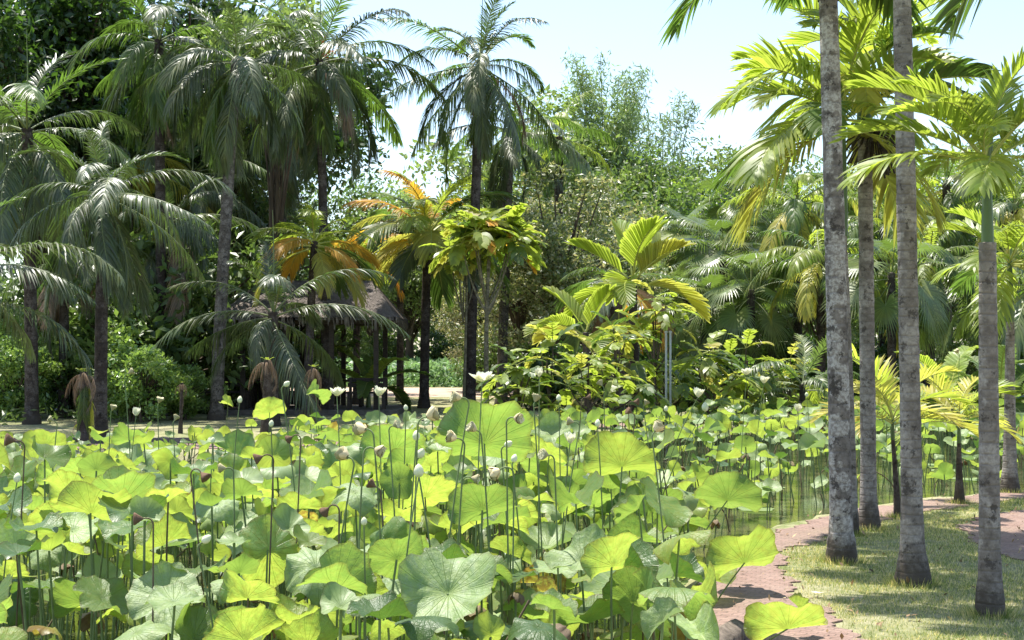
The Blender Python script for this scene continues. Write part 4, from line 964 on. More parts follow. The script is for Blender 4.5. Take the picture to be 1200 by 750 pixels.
lb('lobed-leaf shrub right of the white posts with purplish twig', 828, 29, 412, 7, 5, spread=0.7, fs=0.85, per=11)
lb('yellowing lobed-leaf shrub below the tall fan palms', 872, 30, 408, 6, 6, LBm, spread=0.55, fs=0.8, per=10)
lb('pale-leaved lobed shrub between the slim tree and the yellow pleated palm', 645, 27, 405, 6, 7, spread=0.7, fs=0.8, per=7)
lb('low round lobed shrub right of the tallest central trunk', 607, 26, 428, 9, 8, (M_green, M_lime), spread=0.5, fs=0.7, per=7)
lb('dense low lobed shrub in front of the bright pleated palm', 690, 25.5, 425, 7, 9, spread=0.6, fs=0.7, per=7)
lb('low lobed shrub at the pond edge beneath the white posts', 778, 31.5, 425, 8, 10, (M_green, M_lime), spread=0.6, fs=0.8, per=10)
lb('small lobed shrub peeping from behind the lotus, right of centre', 925, 33, 420, 6, 12, (M_green, M_yell), spread=0.6, fs=0.7, per=10)

# ---------------- broadleaf trees
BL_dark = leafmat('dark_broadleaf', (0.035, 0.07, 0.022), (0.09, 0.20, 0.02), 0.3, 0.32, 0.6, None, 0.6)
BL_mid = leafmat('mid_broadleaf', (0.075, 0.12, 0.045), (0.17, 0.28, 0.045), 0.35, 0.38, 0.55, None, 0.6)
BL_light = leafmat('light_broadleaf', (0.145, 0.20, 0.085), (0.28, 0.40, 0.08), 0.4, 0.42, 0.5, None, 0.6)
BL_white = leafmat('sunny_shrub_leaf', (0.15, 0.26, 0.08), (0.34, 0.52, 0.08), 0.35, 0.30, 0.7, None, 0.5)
BL_bamb = leafmat('bamboo_leaf', (0.17, 0.24, 0.12), (0.26, 0.38, 0.12), 0.4, 0.45, 0.45, None, 0.6)
BL_mix = leafmat('mixed_broadleaf', (0.1, 0.1, 0.05), (0.2, 0.2, 0.05), 0.3, 0.4, 0.5, [(0.0, (0.10, 0.15, 0.05)), (0.45, (0.18, 0.24, 0.09)), (0.8, (0.21, 0.21, 0.13)), (0.97, (0.42, 0.43, 0.32))])
BL_yel = leafmat('yellow_green_broadleaf', (0.17, 0.26, 0.05), (0.42, 0.58, 0.05), 0.45, 0.42, 0.45, None, 0.5)
TREES['big'] = broad(11, 4.6, 8.5, 3.6, 70, 22000, 0.24, 1, M_bark, BL_dark, 0.26, 0.34)
TREES['mid'] = broad(8, 3.4, 5.2, 3.0, 60, 17000, 0.20, 2, M_bark, BL_mid, 0.27, 0.22)
TREES['light'] = broad(8, 3.6, 5.6, 3.1, 60, 17000, 0.20, 3, M_bark, BL_light, 0.27, 0.22)
TREES['yel'] = broad(7, 3.2, 4.8, 2.4, 45, 13000, 0.19, 4, M_bark, BL_yel, 0.26, 0.2)
TREES['mix'] = broad(6.5, 2.7, 4.4, 2.7, 80, 15000, 0.15, 5, M_bark, BL_mix, 0.24, 0.2, low=0.8)
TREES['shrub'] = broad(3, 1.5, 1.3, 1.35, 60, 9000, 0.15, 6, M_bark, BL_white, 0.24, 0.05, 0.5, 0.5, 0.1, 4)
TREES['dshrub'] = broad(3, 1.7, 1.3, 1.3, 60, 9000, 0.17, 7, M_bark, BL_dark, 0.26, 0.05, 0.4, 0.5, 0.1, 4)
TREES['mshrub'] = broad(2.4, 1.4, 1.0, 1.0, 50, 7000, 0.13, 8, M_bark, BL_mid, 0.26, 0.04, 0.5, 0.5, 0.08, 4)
def bamboo(seed, n=22, H=11, R=0.85):
    rg = np.random.default_rng(seed); tm = MB(); cm = MB()
    for k in range(n):
        a = rg.uniform(0, 6.28); rr = R*0.35*math.sqrt(rg.random()); h = H*rg.uniform(0.7, 1.0); lean = rg.uniform(0.5, 2.0)*R*0.75
        P = bez((math.cos(a)*rr, math.sin(a)*rr, -0.05), (math.cos(a)*(rr+lean*0.15), math.sin(a)*(rr+lean*0.15), h*0.75), (math.cos(a)*(rr+lean), math.sin(a)*(rr+lean), h), 16)
        tube(tm, P, np.linspace(0.045, 0.008, 16), 5, 0)
        t = 0.2+0.8*rg.random(280); q = np.stack([np.interp(t, np.linspace(0, 1, 16), P[:, j]) for j in range(3)], 1)
        nod = np.repeat(q, 3, 0); o = rg.normal(size=nod.shape)*np.array([.34, .34, .25])*np.repeat(0.35+0.75*np.sin(t*PI)**0.7, 3)[:, None]
        leaves(cm, nod+o, 0.21, rg, 0.15, 0, 0.2, 0.5)
    return tm.mesh('culms', simple('bamboo_culm', (0.16, 0.20, 0.06))), cm.mesh('bamboo_leaves', BL_bamb, False)
TREES['bam1'] = bamboo(1); TREES['bam2'] = bamboo(2, 13, 10, 1.7)
def tr(label, px, d, key, h, rz=0, name='broadleaf_tree', **k):
    H = {'big': 12, 'mid': 8.1, 'light': 8.6, 'yel': 7.1, 'mix': 6.9, 'shrub': 2.6, 'dshrub': 2.6, 'mshrub': 2.0, 'bam1': 11, 'bam2': 10}[key]
    s_ = (dz(h, d)-GZ)/H; return tree(name, label, at(px, d), d, key, s_, rz, **k)
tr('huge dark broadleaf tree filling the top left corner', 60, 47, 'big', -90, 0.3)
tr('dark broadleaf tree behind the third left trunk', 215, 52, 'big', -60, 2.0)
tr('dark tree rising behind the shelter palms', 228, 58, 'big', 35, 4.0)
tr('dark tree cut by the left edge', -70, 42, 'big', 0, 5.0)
tr('mid-green tree behind the second trunk on the left', 130, 56, 'mid', 60, 1.0)
tr('dense shaded tree behind the shelter roof', 300, 52, 'mid', 190, 2.4)
tr('shaded tree behind the orange pleated palm', 440, 90, 'mid', 215, 3.3)
tr('airy tree with whitish and brownish leaves right of the tallest central palm', 655, 46, 'mix', 200, 0.5)
tr('brownish small-leaved tree between the central trunks', 610, 52, 'mix', 240, 2.7)
tr('second whitish-leaved tree behind the yellow pleated palms', 700, 54, 'mix', 215, 4.1)
tr('twiggy low tree behind the orange pleated palm trunk', 560, 60, 'mix', 320, 1.4)
tr('pale green tree left of the bamboo', 650, 70, 'light', 120, 0.2)
tr('round mid-green tree below the bamboo', 745, 66, 'mid', 185, 0.9)
tr('bright yellow-green rounded tree right of the bamboo', 800, 68, 'yel', 215, 1.9)
tr('pale tree behind the tall fan palms', 855, 74, 'light', 185, 2.2)
tr('tree on the skyline left of the lichen-blotched trunk', 930, 72, 'mid', 195, 3.0)
tr('tree on the skyline between the ringed trunks', 1035, 74, 'light', 175, 4.4)
tr('tree on the skyline right of the ringed trunks', 1110, 70, 'yel', 185, 5.1)
tr('tree behind the right edge crown', 1200, 72, 'mid', 170, 0.1)
tr('tree beyond the right edge', 1290, 68, 'light', 165, 1.1)
tr('pale tree behind the tallest central palm', 560, 80, 'light', 200, 5.5)
tr('tree glimpsed behind the leaning grey palm', 480, 82, 'light', 230, 2.5)
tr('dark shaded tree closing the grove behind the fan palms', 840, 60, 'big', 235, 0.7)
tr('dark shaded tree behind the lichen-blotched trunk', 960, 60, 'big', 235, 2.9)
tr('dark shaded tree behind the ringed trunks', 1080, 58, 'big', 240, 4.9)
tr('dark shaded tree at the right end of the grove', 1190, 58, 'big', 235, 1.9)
tr('tall narrow bamboo clump against the sky', 712, 72, 'bam1', 62, 0.0, 'bamboo_clump', cat='bamboo', pt='culms', pc='bamboo_leaves')
tr('wider airy bamboo clump leaning right', 772, 74, 'bam2', 98, 1.0, 'bamboo_clump', cat='bamboo', pt='culms', pc='bamboo_leaves')
tr('soft bamboo clump left of the tall narrow one', 664, 78, 'bam1', 150, 2.6, 'bamboo_clump', cat='bamboo', pt='culms', pc='bamboo_leaves')
tr('thin bamboo clump low on the skyline right of the others', 838, 82, 'bam2', 190, 3.6, 'bamboo_clump', cat='bamboo', pt='culms', pc='bamboo_leaves')
# shrubs
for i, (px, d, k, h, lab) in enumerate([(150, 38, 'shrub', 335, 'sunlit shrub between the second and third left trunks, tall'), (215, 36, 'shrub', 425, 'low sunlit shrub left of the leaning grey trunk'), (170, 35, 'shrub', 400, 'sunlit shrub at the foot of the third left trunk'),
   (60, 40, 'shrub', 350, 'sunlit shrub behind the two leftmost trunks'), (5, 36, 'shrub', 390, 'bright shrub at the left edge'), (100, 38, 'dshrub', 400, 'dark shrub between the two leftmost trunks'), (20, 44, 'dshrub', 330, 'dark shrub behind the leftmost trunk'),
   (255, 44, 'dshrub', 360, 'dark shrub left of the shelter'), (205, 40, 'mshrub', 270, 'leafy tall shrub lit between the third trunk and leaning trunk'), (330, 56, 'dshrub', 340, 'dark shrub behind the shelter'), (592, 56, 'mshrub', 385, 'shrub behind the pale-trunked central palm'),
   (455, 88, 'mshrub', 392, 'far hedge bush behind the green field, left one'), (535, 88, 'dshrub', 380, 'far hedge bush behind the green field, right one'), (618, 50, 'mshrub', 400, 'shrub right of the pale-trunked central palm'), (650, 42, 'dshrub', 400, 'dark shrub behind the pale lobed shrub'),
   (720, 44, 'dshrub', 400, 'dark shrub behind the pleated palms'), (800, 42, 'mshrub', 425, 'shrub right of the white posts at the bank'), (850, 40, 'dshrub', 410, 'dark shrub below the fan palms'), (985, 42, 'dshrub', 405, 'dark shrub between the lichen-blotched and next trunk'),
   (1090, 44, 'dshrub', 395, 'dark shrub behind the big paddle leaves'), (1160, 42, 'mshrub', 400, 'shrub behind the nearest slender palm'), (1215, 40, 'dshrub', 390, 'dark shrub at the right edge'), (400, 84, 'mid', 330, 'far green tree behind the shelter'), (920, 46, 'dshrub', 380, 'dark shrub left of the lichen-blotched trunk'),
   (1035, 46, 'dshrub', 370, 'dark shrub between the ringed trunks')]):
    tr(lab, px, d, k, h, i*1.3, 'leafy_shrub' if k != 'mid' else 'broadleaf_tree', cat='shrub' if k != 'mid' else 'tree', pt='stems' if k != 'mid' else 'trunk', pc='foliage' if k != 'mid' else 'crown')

# far wood closing the view behind everything
rg = np.random.default_rng(3); wood = MB(); C = []
for k in range(420):
    X0 = rg.uniform(-75, 75); Y0 = 96+rg.uniform(0, 14); C.append((X0, Y0, rg.uniform(0.5, 8.5)))
C = np.repeat(np.array(C), 150, 0); o_ = nrm(rg.normal(size=C.shape))*(rg.random(len(C))**0.4*2.4)[:, None]
leaves(wood, C+o_, 0.55, rg, 0.4, 0, 0.55)
struct('far_wood', wood.mesh('far_wood', BL_mid, False), 'stuff', 'far-off green wood closing the view behind the garden', 'wood')
# the green crop field seen past the shelter
fld = MB(); n = 16000
C = np.column_stack([rg.uniform(-11, 3.5, n), 74+rg.uniform(-7, 9, n), 0.15+rg.random(n)*1.15]); leaves(fld, C, 0.3, rg, 0.8, 0, 0.6)
struct('crop_field', fld.mesh('crop_field', leafmat('crop_leaf', (0.14, 0.26, 0.13), (0.30, 0.50, 0.16), 0.4, 0.45, 0.5), False), 'stuff', 'sunlit green leafy field beyond the shelter', 'field')
# understory ground cover on the far bank
gc = MB(); n = 30000; xs = rg.uniform(-22, 26, n); ys = rg.uniform(27, 62, n); sd_ = poly_sd(PONDS, np.column_stack([xs, ys]))
keep = (sd_ > 0.15) & ~((xs > -9) & (xs < 5) & (ys > 30))
keep &= (np.sin(xs*0.9)+np.sin(ys*0.7+xs*0.4) > 0.3) | (ys > 42)
keep &= ~((xs < -3) & (ys < 31)); xs, ys = xs[keep], ys[keep]
C = np.column_stack([xs, ys, GZ+rg.random(len(xs))*0.35]); leaves(gc, C, 0.2, rg, 0.5, 0, 0.4)
struct('ground_cover', gc.mesh('ground_cover', BL_mid, False), 'stuff', 'low leafy ground cover under the far trees', 'ground cover')

# ---------------- grass
gr = MB(); rg = np.random.default_rng(9)
def grass(x0, x1, y0, y1, n, h, w):
    xs = rg.uniform(x0, x1, n); ys = rg.uniform(y0, y1, n)
    sd_ = poly_sd(PONDS, np.column_stack([xs, ys])); k = (sd_ > 0.02); xs, ys = xs[k], ys[k]
    # keep the brick paths clear, thin out the straw patches
    L = np.array([(2.4, 2.0), (2.3, 6), (2.15, 8.8), (2.08, 10.6), (2.35, 12.4), (3.2, 13.7), (4.35, 15.3), (5.7, 16.6), (7.4, 17.8), (14, 18.9), (14, 30), (-9, 30), (-9, 2)])
    k = poly_sd(L, np.column_stack([xs, ys])) >  0.07*rg.normal(size=len(xs))
    L2 = np.array([(5.2, 3), (4.7, 9), (4.32, 11.3), (4.25, 12.8), (4.5, 14.2), (5.2, 15.3), (6.4, 16.0), (12, 17.0), (12, 14.6), (8.2, 14.3), (7.2, 14), (6.6, 13.4), (6.3, 12.6), (6.2, 11.2), (6.4, 9), (6.7, 3)])
    k &= poly_sd(L2, np.column_stack([xs, ys])) > 0.02
    k &= rg.random(len(xs)) < 0.35+0.65*(np.sin(xs*3.1+np.sin(ys*1.7)*2)*np.sin(ys*2.3+xs) > -0.3)
    xs, ys = xs[k], ys[k]; n = len(xs)
    a = rg.uniform(0, 2*PI, n); hh = h*(0.4+0.9*rg.random(n)); b = rg.normal(size=(n, 2))*0.4*hh[:, None]
    dx = np.cos(a)*w; dy = np.sin(a)*w; z = np.full(n, GZ-0.005)
    V = np.stack([np.stack([xs-dx, ys-dy, z], 1), np.stack([xs+dx, ys+dy, z], 1), np.stack([xs+b[:, 0], ys+b[:, 1], z+hh], 1)], 1)
    gr.add(V.reshape(-1, 3), np.arange(n*3).reshape(-1, 3), 0)
grass(1.6, 6.5, 7.5, 18.5, 230000, 0.032, 0.0028); grass(5.5, 9, 13, 22, 30000, 0.05, 0.005)
for bx_, by_, br_ in [(*base(985, 658), .11), (*base(1068, 684), .12), (*base(1158, 720), .09), (*base(1017, 620), .10), (*base(999, 626), .05), (*base(1182, 577), .1), (*base(1123, 590), .05), (*base(1051, 607), .04)]:
    n = 420; a = rg.uniform(0, 2*PI, n); q = br_+np.abs(rg.normal(size=n))*0.06; xs = bx_+np.cos(a)*q; ys = by_+np.sin(a)*q; hh = 0.075*(0.4+0.9*rg.random(n)); b = np.column_stack([np.cos(a), np.sin(a)])*hh[:, None]*0.45+rg.normal(size=(n, 2))*0.015
    t = rg.uniform(0, 2*PI, n); dx = np.cos(t)*0.003; dy = np.sin(t)*0.003; z = np.full(n, GZ-0.005)
    gr.add(np.stack([np.stack([xs-dx, ys-dy, z], 1), np.stack([xs+dx, ys+dy, z], 1), np.stack([xs+b[:, 0], ys+b[:, 1], z+hh], 1)], 1).reshape(-1, 3), np.arange(n*3).reshape(-1, 3), 0)
M_grass = leafmat('grass_blade', (0.13, 0.18, 0.05), (0.3, 0.4, 0.06), 0.35, 0.5, 0.3, [(0.0, (0.12, 0.19, 0.045)), (0.45, (0.20, 0.26, 0.08)), (0.7, (0.40, 0.37, 0.19)), (1.0, (0.50, 0.45, 0.28))])
struct('grass', gr.mesh('grass', M_grass, False), 'stuff', 'short dry grass growing round the palm trunks', 'grass')

lt = MB(); n = 900; xs = rg.uniform(1.2, 6.8, n); ys = rg.uniform(7.5, 18.5, n); sd_ = poly_sd(PONDS, np.column_stack([xs, ys])); k = sd_ > 0.1
leaves(lt, np.column_stack([xs[k], ys[k], np.full(k.sum(), GZ+0.03)]), 0.05, rg, 3.0, 0, 0.45)
struct('leaf_litter', lt.mesh('leaf_litter', leafmat('litter', (0.2, 0.12, 0.07), (0.2, 0.1, 0.05), 0.1, 0.8, 0.2, [(0.0, (0.12, 0.08, 0.05)), (0.5, (0.25, 0.16, 0.09)), (1.0, (0.42, 0.34, 0.2))]), False), 'stuff', 'small dry fallen leaves scattered over lawn and brick path', 'leaf litter')

# ---------------- thatched shelter, benches and tables
M_wood = simple('dark_timber', (0.05, 0.038, 0.03), 0.75, 0.3, 0.4, 6, 0.3, None, (1, 1, 4))
M_thatch = simple('thatch', (0.27, 0.235, 0.205), 0.95, 0.1, 0.45, 26, 0.9, (0.12, 0.10, 0.085), (1, 1, 0.15))
hx0, hx1, hd = at(290, 40), at(452, 40), 40.0; o = empty('thatched_shelter', 'open thatched shelter on dark timber posts behind the drooping palms', 'shelter', ((hx0+hx1)/2, hd, GZ))
hw = (hx1-hx0)/2
for sx in (-1, -0.33, 0.33, 1):
    for sy in (-1.4, 1.4):
        mb = MB(); box(mb, (sx*hw*0.93, sy, 1.3), (0.13, 0.13, 2.7)); part('post', mb.mesh('post', M_wood, False), o)
mb = MB(); er = np.random.default_rng(5)
ew, ed, zr, ze = hw+0.5, 1.95, 3.75, 2.62
def thatch(e0, e1, r0, r1, layers=14, nn=110):
    for l in range(layers):
        for k in range(nn):
            f0 = max(0, (l+er.uniform(-.5, .5))/layers); f1 = min(1, f0+2.2/layers)
            t = (k+er.random())/nn; wv = 0.75/nn*np.linalg.norm(np.array(e1)-np.array(e0))
            a0 = np.array(e0)*(1-t)+np.array(e1)*t; b0 = np.array(r0)*(1-t)+np.array(r1)*t
            p = a0*(1-f0)+b0*f0; q = a0*(1-f1)+b0*f1; lift = 0.035+0.03*er.random(); p = p+(p-q)*er.uniform(-.05, .12)
            tdir = nrm(np.array(e1, float)-np.array(e0)); nn_ = np.array([0, 0, lift])
            mb.add([p-tdir*wv+nn_, p+tdir*wv+nn_, q+tdir*wv*0.6, q-tdir*wv*0.6], [[0, 1, 2, 3]])
rx = ew*0.62
thatch((-ew, -ed, ze), (ew, -ed, ze), (-rx, 0, zr), (rx, 0, zr), 15, 260); thatch((ew, ed, ze), (-ew, ed, ze), (rx, 0, zr), (-rx, 0, zr), 15, 260)
thatch((ew, -ed, ze), (ew, ed, ze), (rx, 0, zr), (rx, 0.001, zr), 15, 150); thatch((-ew, ed, ze), (-ew, -ed, ze), (-rx, 0, zr), (-rx, 0.001, zr), 15, 150)
V = np.array([(-ew, -ed, ze), (ew, -ed, ze), (ew, ed, ze), (-ew, ed, ze), (-rx, 0, zr), (rx, 0, zr)])-np.array([0, 0, 0.03])
mb.add(V, [[0, 1, 5, 4], [2, 3, 4, 5]]); mb.add(V, [[1, 2, 5], [3, 0, 4]])
for q in range(500):   # ragged eave fringe
    t = er.random(); sd_ = er.integers(0, 4); P = [(-ew+2*ew*t, -ed), (-ew+2*ew*t, ed), (ew, -ed+2*ed*t), (-ew, -ed+2*ed*t)][sd_]
    z0 = ze+0.05; L_ = er.uniform(.12, .38); dx, dy = (0.02, 0) if sd_ < 2 else (0, 0.02)
    mb.add([(P[0]-dx, P[1]-dy, z0), (P[0]+dx, P[1]+dy, z0), (P[0]+dx*.3, P[1]+dy*.3, z0-L_), (P[0]-dx*.3, P[1]-dy*.3, z0-L_)], [[0, 1, 2, 3]])
part('thatched_roof', mb.mesh('thatched_roof', M_thatch, False), o)
mb = MB()
for sy in (-1.4, 1.4): box(mb, (0, sy, 2.56), (2*hw, 0.12, 0.14))
for sx in (-1, -0.33, 0.33, 1): box(mb, (sx*hw*0.93, 0, 2.565), (0.1, 2.66, 0.12))
part('beams', mb.mesh('beams', M_wood, False), o)
mb = MB(); box(mb, (0, 0, 0.07), (2*hw+1.0, 3.6, 0.16)); part('floor', mb.mesh('floor', simple('shelter_floor', (0.12, 0.10, 0.085)), False), o)
mb = MB()
for k in range(24): box(mb, (-hw*0.93+0.13+k*(1.2*hw/24), 1.4, 0.62), (0.07, 0.05, 0.9))
box(mb, (-hw*0.33, 1.4, 1.1), (1.24*hw, 0.09, 0.07)); part('railing', mb.mesh('railing', M_wood, False), o)
bench0 = None
def bench(x, y, rz, label, L=1.7, z=GZ+0.15):
    o = empty('bench', label, 'bench', (x, y, z), 'benches under the shelter', rz)
    mb = MB(); [box(mb, (0, -0.17+0.12*k, 0.46), (L, 0.1, 0.05)) for k in range(4)]; part('seat', mb.mesh('seat', M_wood, False), o)
    mb = MB(); [box(mb, (0, 0.27+0.02*k, 0.66+0.14*k), (L, 0.04, 0.11)) for k in range(2)]; part('backrest', mb.mesh('backrest', M_wood, False), o)
    for s_ in (-1, 1):
        mb = MB(); box(mb, (s_*(L/2-0.08), -0.18, 0.215), (0.08, 0.08, 0.44)); part('leg', mb.mesh('leg', M_wood, False), o)
        mb = MB(); box(mb, (s_*(L/2-0.08), 0.235, 0.435), (0.08, 0.06, 0.88), tilt=(-0.06, 0, 0)); part('leg', mb.mesh('leg', M_wood, False), o)
def table(x, y, rz, label, L=1.5, z=GZ+0.15):
    o = empty('picnic_table', label, 'table', (x, y, z), 'tables under the shelter', rz)
    mb = MB(); [box(mb, (0, -0.3+0.15*k, 0.75), (L, 0.13, 0.05)) for k in range(5)]; part('tabletop', mb.mesh('tabletop', M_wood, False), o)
    for s_ in (-1, 1):
        for t_ in (-1, 1):
            mb = MB(); box(mb, (s_*(L/2-0.12), t_*0.25, 0.36), (0.09, 0.09, 0.73)); part('leg', mb.mesh('leg', M_wood, False), o)
bench(at(428, 38.2), 38.6, 0, 'dark timber bench at the right end of the shelter', 1.1, GZ+0.15)
bench(at(345, 39.0), 39.3, 0, 'dark timber bench in the middle of the shelter')
bench(at(272, 40), 39.2, 0, 'dark timber bench at the shaded left end of the shelter', 1.4, GZ+0.15 if False else GZ+0.15)
table(at(395, 40), 40.6, 0, 'dark table behind the right-hand bench'); table(at(318, 40), 40.8, 0, 'dark table behind the low drooping palm')

# ---------------- two white posts, small sign, dead stumps, person, log edging, litter
M_white = simple('white_post', (0.45, 0.46, 0.44), 0.6, 0.3, 0.1, 8)
for px, lab in ((780.5, 'left one of two thin white posts among the lobed shrubs'), (785.5, 'right one of two thin white posts among the lobed shrubs')):
    mb = MB(); tube(mb, [(0, 0, 0), (0, 0, 0.9), (0, 0, 2.25)], 0.023, 10); tube(mb, [(0, 0, 2.25), (0, 0, 2.28)], [0.036, 0.032], 10)
    o = empty('white_post', lab, 'post', (at(px, 28.6), 28.6, 0.0), 'pair of thin white posts'); part('pole', mb.mesh('pole', M_white), o)
    mb = MB(); tube(mb, [(0, 0, -0.02), (0, 0, 0.05)], [0.06, 0.055], 12); part('base', mb.mesh('base', M_white), o)
o = empty('plant_label', 'small pale plant label on a thin stake beside the juvenile palm', 'sign', (at(943, 30.5), 30.5, -0.05))
mb = MB(); tube(mb, [(0, 0, 0), (0, 0, 1.55)], 0.012, 6); part('stake', mb.mesh('stake', M_bark), o)
mb = MB(); box(mb, (0, -0.018, 1.5), (0.09, 0.015, 0.2)); part('plate', mb.mesh('plate', simple('pale_plate', (0.55, 0.57, 0.62), 0.4, 0.4, 0.05), False), o)
def stump(label, px, d, topy, seed, green=False, sc=1.0):
    H = dz(topy, d)-GZ; o = empty('withered_palm', label, 'dead palm', (at(px, d), d, GZ)); r = random.Random(seed)
    part('trunk', trunk_mesh(H, 0.10*sc, 0.075*sc, (0.03, 0), T_dark, seed, 1.3, seg=10), o)
    for i in range(11):
        part('dead_frond', getfrond('dead', (-30, 15, 35, -55)[i % 4], i % 3, M_dead), o, (0.03, 0, H*(0.98-0.03*(i % 4))), (r.uniform(-.3, .3), 0.1, i*2.4), (r.uniform(.25, .5)*sc, r.uniform(.25, .45)*sc, r.uniform(.5, .85)*sc))
    if green:
        for i in range(4): part('frond', getfrond('dark', -60, i % 3, (M_green, M_lime, M_yell, M_green)[i]), o, (0.03, 0, H*0.95), (0, 0.15, -1.2+i*1.1), (0.36, 0.36, 0.36))
    for i in range(4): part('frond', getfrond('lobed', 60, i % 3, M_lime), o, (0.03, 0, H*0.97), (0, 0, i*1.6), (0.28*sc,)*3)
stump('withered little palm with brown hanging fronds and one green leaf, before the second left trunk', 97, 26.3, 436, 1, True)
stump('withered stump with dry brown fronds left of the drooping palm', 312, 30, 422, 2, False, 0.95)
stump('short withered stump with ragged dry fronds in front of the shelter middle', 366, 31, 430, 3, False, 0.8)
stump('thin dry stump at the foot of the third left trunk', 212, 30, 448, 4, False, 0.4)

# brick-red flowers at the top left against the sky
tm, cm = broad(9.6, 2.0, 9.9, 1.0, 22, 3600, 0.22, 31, M_bark, BL_light, 0.3, 0.12)
o = empty('flame_tree', 'tall tree with red blossoms showing at the top edge left of centre', 'tree', (at(322, 43), 43, GZ)); o.scale = (1, 1, 1.13); part('trunk', tm, o); CR = part('crown', cm, o)
mb = MB(); rg = np.random.default_rng(4)
C = np.repeat(np.array([(1.65, -0.9, 10.72), (1.5, -1.0, 10.86)]), 60, 0)*np.array([1, 1, 1/1.13*1.0])+rg.normal(size=(120, 3))*0.09
leaves(mb, C, 0.14, rg, 0.3, 0, 0.7); part('blossom', mb.mesh('blossom', leafmat('red_blossom', (0.55, 0.06, 0.03), (0.7, 0.08, 0.03), 0.3, 0.5, 0.3), False), CR)

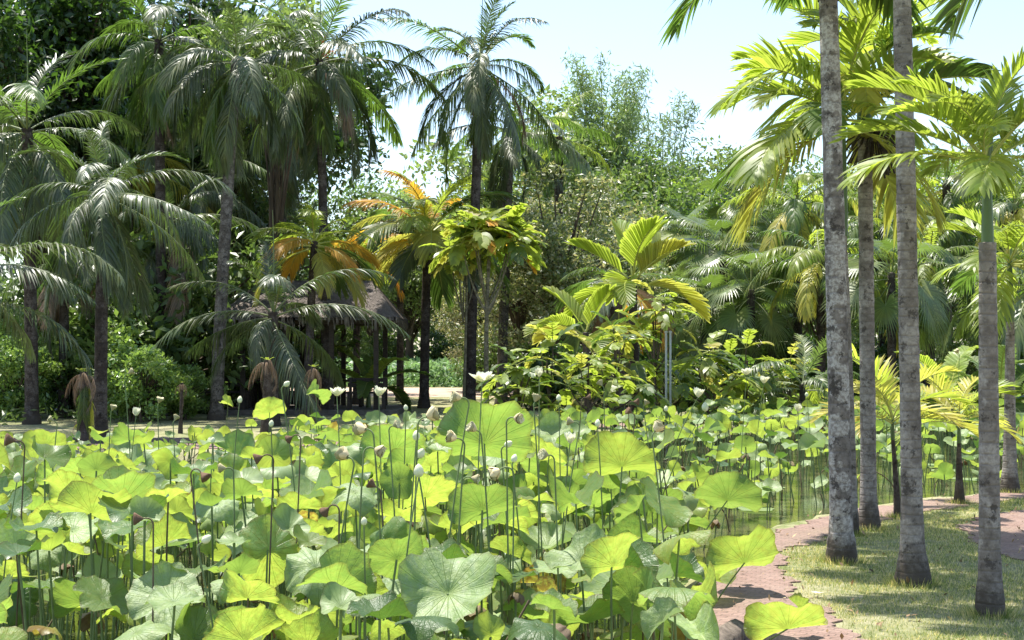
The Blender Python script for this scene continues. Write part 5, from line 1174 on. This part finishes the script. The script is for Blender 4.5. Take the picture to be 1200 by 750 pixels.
# person standing beyond the lotus, mostly hidden
def person(x, y, rz):
    V = {'pel': (0, 0, .95), 'bel': (0, 0, 1.12), 'che': (0, 0.01, 1.32), 'nk': (0, 0.01, 1.47), 'hd0': (0, 0, 1.56), 'hd1': (0, -0.01, 1.66), 'hd2': (0, 0, 1.73),
         'hl': (.09, 0, .9), 'kl': (.10, -.02, .5), 'al': (.10, .02, .09), 'tl': (.11, -.13, .035), 'hr': (-.09, 0, .9), 'kr': (-.10, -.02, .5), 'ar': (-.10, .02, .09), 'tr': (-.11, -.13, .035),
         'sl': (.18, 0, 1.40), 'el': (.24, .02, 1.13), 'wl': (.20, -.15, .97), 'ml': (.18, -.23, .97), 'sr': (-.18, 0, 1.40), 'er': (-.24, .02, 1.13), 'wr': (-.20, -.15, .97), 'mr': (-.18, -.23, .97)}
    Rr = {'pel': (.15, .11), 'bel': (.13, .10), 'che': (.15, .11), 'nk': (.055, .055), 'hd0': (.075, .085), 'hd1': (.085, .10), 'hd2': (.06, .07), 'hl': (.09, .09), 'kl': (.06, .06), 'al': (.04, .04), 'tl': (.04, .03),
          'hr': (.09, .09), 'kr': (.06, .06), 'ar': (.04, .04), 'tr': (.04, .03), 'sl': (.06, .06), 'el': (.042, .042), 'wl': (.03, .03), 'ml': (.035, .02), 'sr': (.06, .06), 'er': (.042, .042), 'wr': (.03, .03), 'mr': (.035, .02)}
    E = [('pel', 'bel'), ('bel', 'che'), ('che', 'nk'), ('nk', 'hd0'), ('hd0', 'hd1'), ('hd1', 'hd2'), ('pel', 'hl'), ('hl', 'kl'), ('kl', 'al'), ('al', 'tl'), ('pel', 'hr'), ('hr', 'kr'), ('kr', 'ar'), ('ar', 'tr'),
         ('che', 'sl'), ('sl', 'el'), ('el', 'wl'), ('wl', 'ml'), ('che', 'sr'), ('sr', 'er'), ('er', 'wr'), ('wr', 'mr')]
    def grow(name, keys, infl, mat, root):
        ks = [k for k in V if k in keys]; me = D.meshes.new(name); me.from_pydata([V[k] for k in ks], [(ks.index(a), ks.index(b)) for a, b in E if a in ks and b in ks], [])
        ob = D.objects.new(name, me); COL.objects.link(ob); sk = ob.modifiers.new('skin', 'SKIN'); 
        if not me.skin_vertices: me.attributes  # layer is created with the modifier below
        bpy.context.view_layer.objects.active = ob
        if not me.skin_vertices: bpy.ops.mesh.customdata_skin_add()
        for i, k in enumerate(ks):
            me.skin_vertices[0].data[i].radius = (Rr[k][0]+infl, Rr[k][1]+infl); me.skin_vertices[0].data[i].use_root = (k == root)
        sb = ob.modifiers.new('sub', 'SUBSURF'); sb.levels = 2; sb.render_levels = 2
        me.materials.append(mat)
        dg = bpy.context.evaluated_depsgraph_get(); nm = D.meshes.new_from_object(ob.evaluated_get(dg)); D.objects.remove(ob); nm.materials.clear(); nm.materials.append(mat); return nm
    o = empty('person', 'person with dark hair in a plum-coloured shirt half hidden behind the ringed trunk', 'person', (x, y, GZ), rz=rz)
    skin_ = simple('skin', (0.30, 0.17, 0.11), 0.5, 0.4, 0.1)
    part('body', grow('body', set(V), 0, skin_, 'pel'), o)
    part('shirt', grow('shirt', {'pel', 'bel', 'che', 'sl', 'sr', 'el', 'er'}, 0.016, simple('plum_cloth', (0.22, 0.05, 0.11), 0.8), 'bel'), o)
    part('trousers', grow('trousers', {'pel', 'hl', 'kl', 'al', 'hr', 'kr', 'ar'}, 0.02, simple('dark_cloth', (0.04, 0.045, 0.06), 0.85), 'pel'), o)
    mb = MB(); lathe(mb, [(0.0, 1.775), (0.05, 1.77), (0.088, 1.735), (0.102, 1.68), (0.098, 1.62), (0.085, 1.57)], 16); mb.V[-1][:, 1] += 0.025; part('hair', mb.mesh('hair', simple('dark_hair', (0.02, 0.014, 0.012), 0.6)), o)
    for s_ in (-1, 1):
        mb = MB(); lathe(mb, [(0, -.012), (0.011, 0), (0, .012)], 8); part('eye', mb.mesh('eye', simple('eye', (0.05, 0.04, 0.04), 0.2)), o, (s_*0.032, -0.094, 1.655))
    mb = MB(); tube(mb, [(0, -.09, 1.665), (0, -.115, 1.63), (0, -.10, 1.622)], [.008, .014, .010], 6); part('nose', mb.mesh('nose', skin_), o)
person(at(1081, 41), 41, 0.5)
mb = MB(); tube(mb, [(-0.45, 0.1, 0), (0, 0, 0.02), (0.5, -0.05, 0)], [0.075, 0.085, 0.07], 12, 0, 0.25); 
solo('rotting_log', mb.mesh('rotting_log', simple('rotten_wood', (0.16, 0.13, 0.105), 0.95, 0.1, 0.5, 12, 0.9)), 'weathered log edging the brick path under the lotus leaves', 'log', (1.22, 8.25, GZ+0.05), rot=(0, 0, 1.35))
solo('fallen_petal', fmesh('skirt1'), 'small pale fallen petal lying where grass meets brick', 'petal', (at(957, gd(699)), gd(699), GZ+0.03), scale=(0.8, 0.8, 0.15))
for o in D.objects:
    if o.type == 'MESH' and o.parent is None and 'label' not in o.keys() and 'kind' not in o.keys(): print('unlabelled', o.name)
print('objects', len(D.objects), 'tris', sum(len(m.polygons) for m in D.meshes))
# ---------------- air
HZ = False
if HZ:
    mb = MB(); box(mb, (0, 55, 11), (190, 122, 24.5)); 
    s = NT('haze'); s.out; pv = s.n('ShaderNodeVolumePrincipled'); pv.inputs['Color'].default_value = (0.86, 0.93, 1.0, 1); pv.inputs['Density'].default_value = 0.0005; pv.inputs['Anisotropy'].default_value = 0.3
    s.l(pv.outputs[0], s.out.inputs['Volume'])
    struct('haze', mb.mesh('haze', s.m, False), 'stuff', 'thin bright haze between the near lotus and the far trees', 'haze')
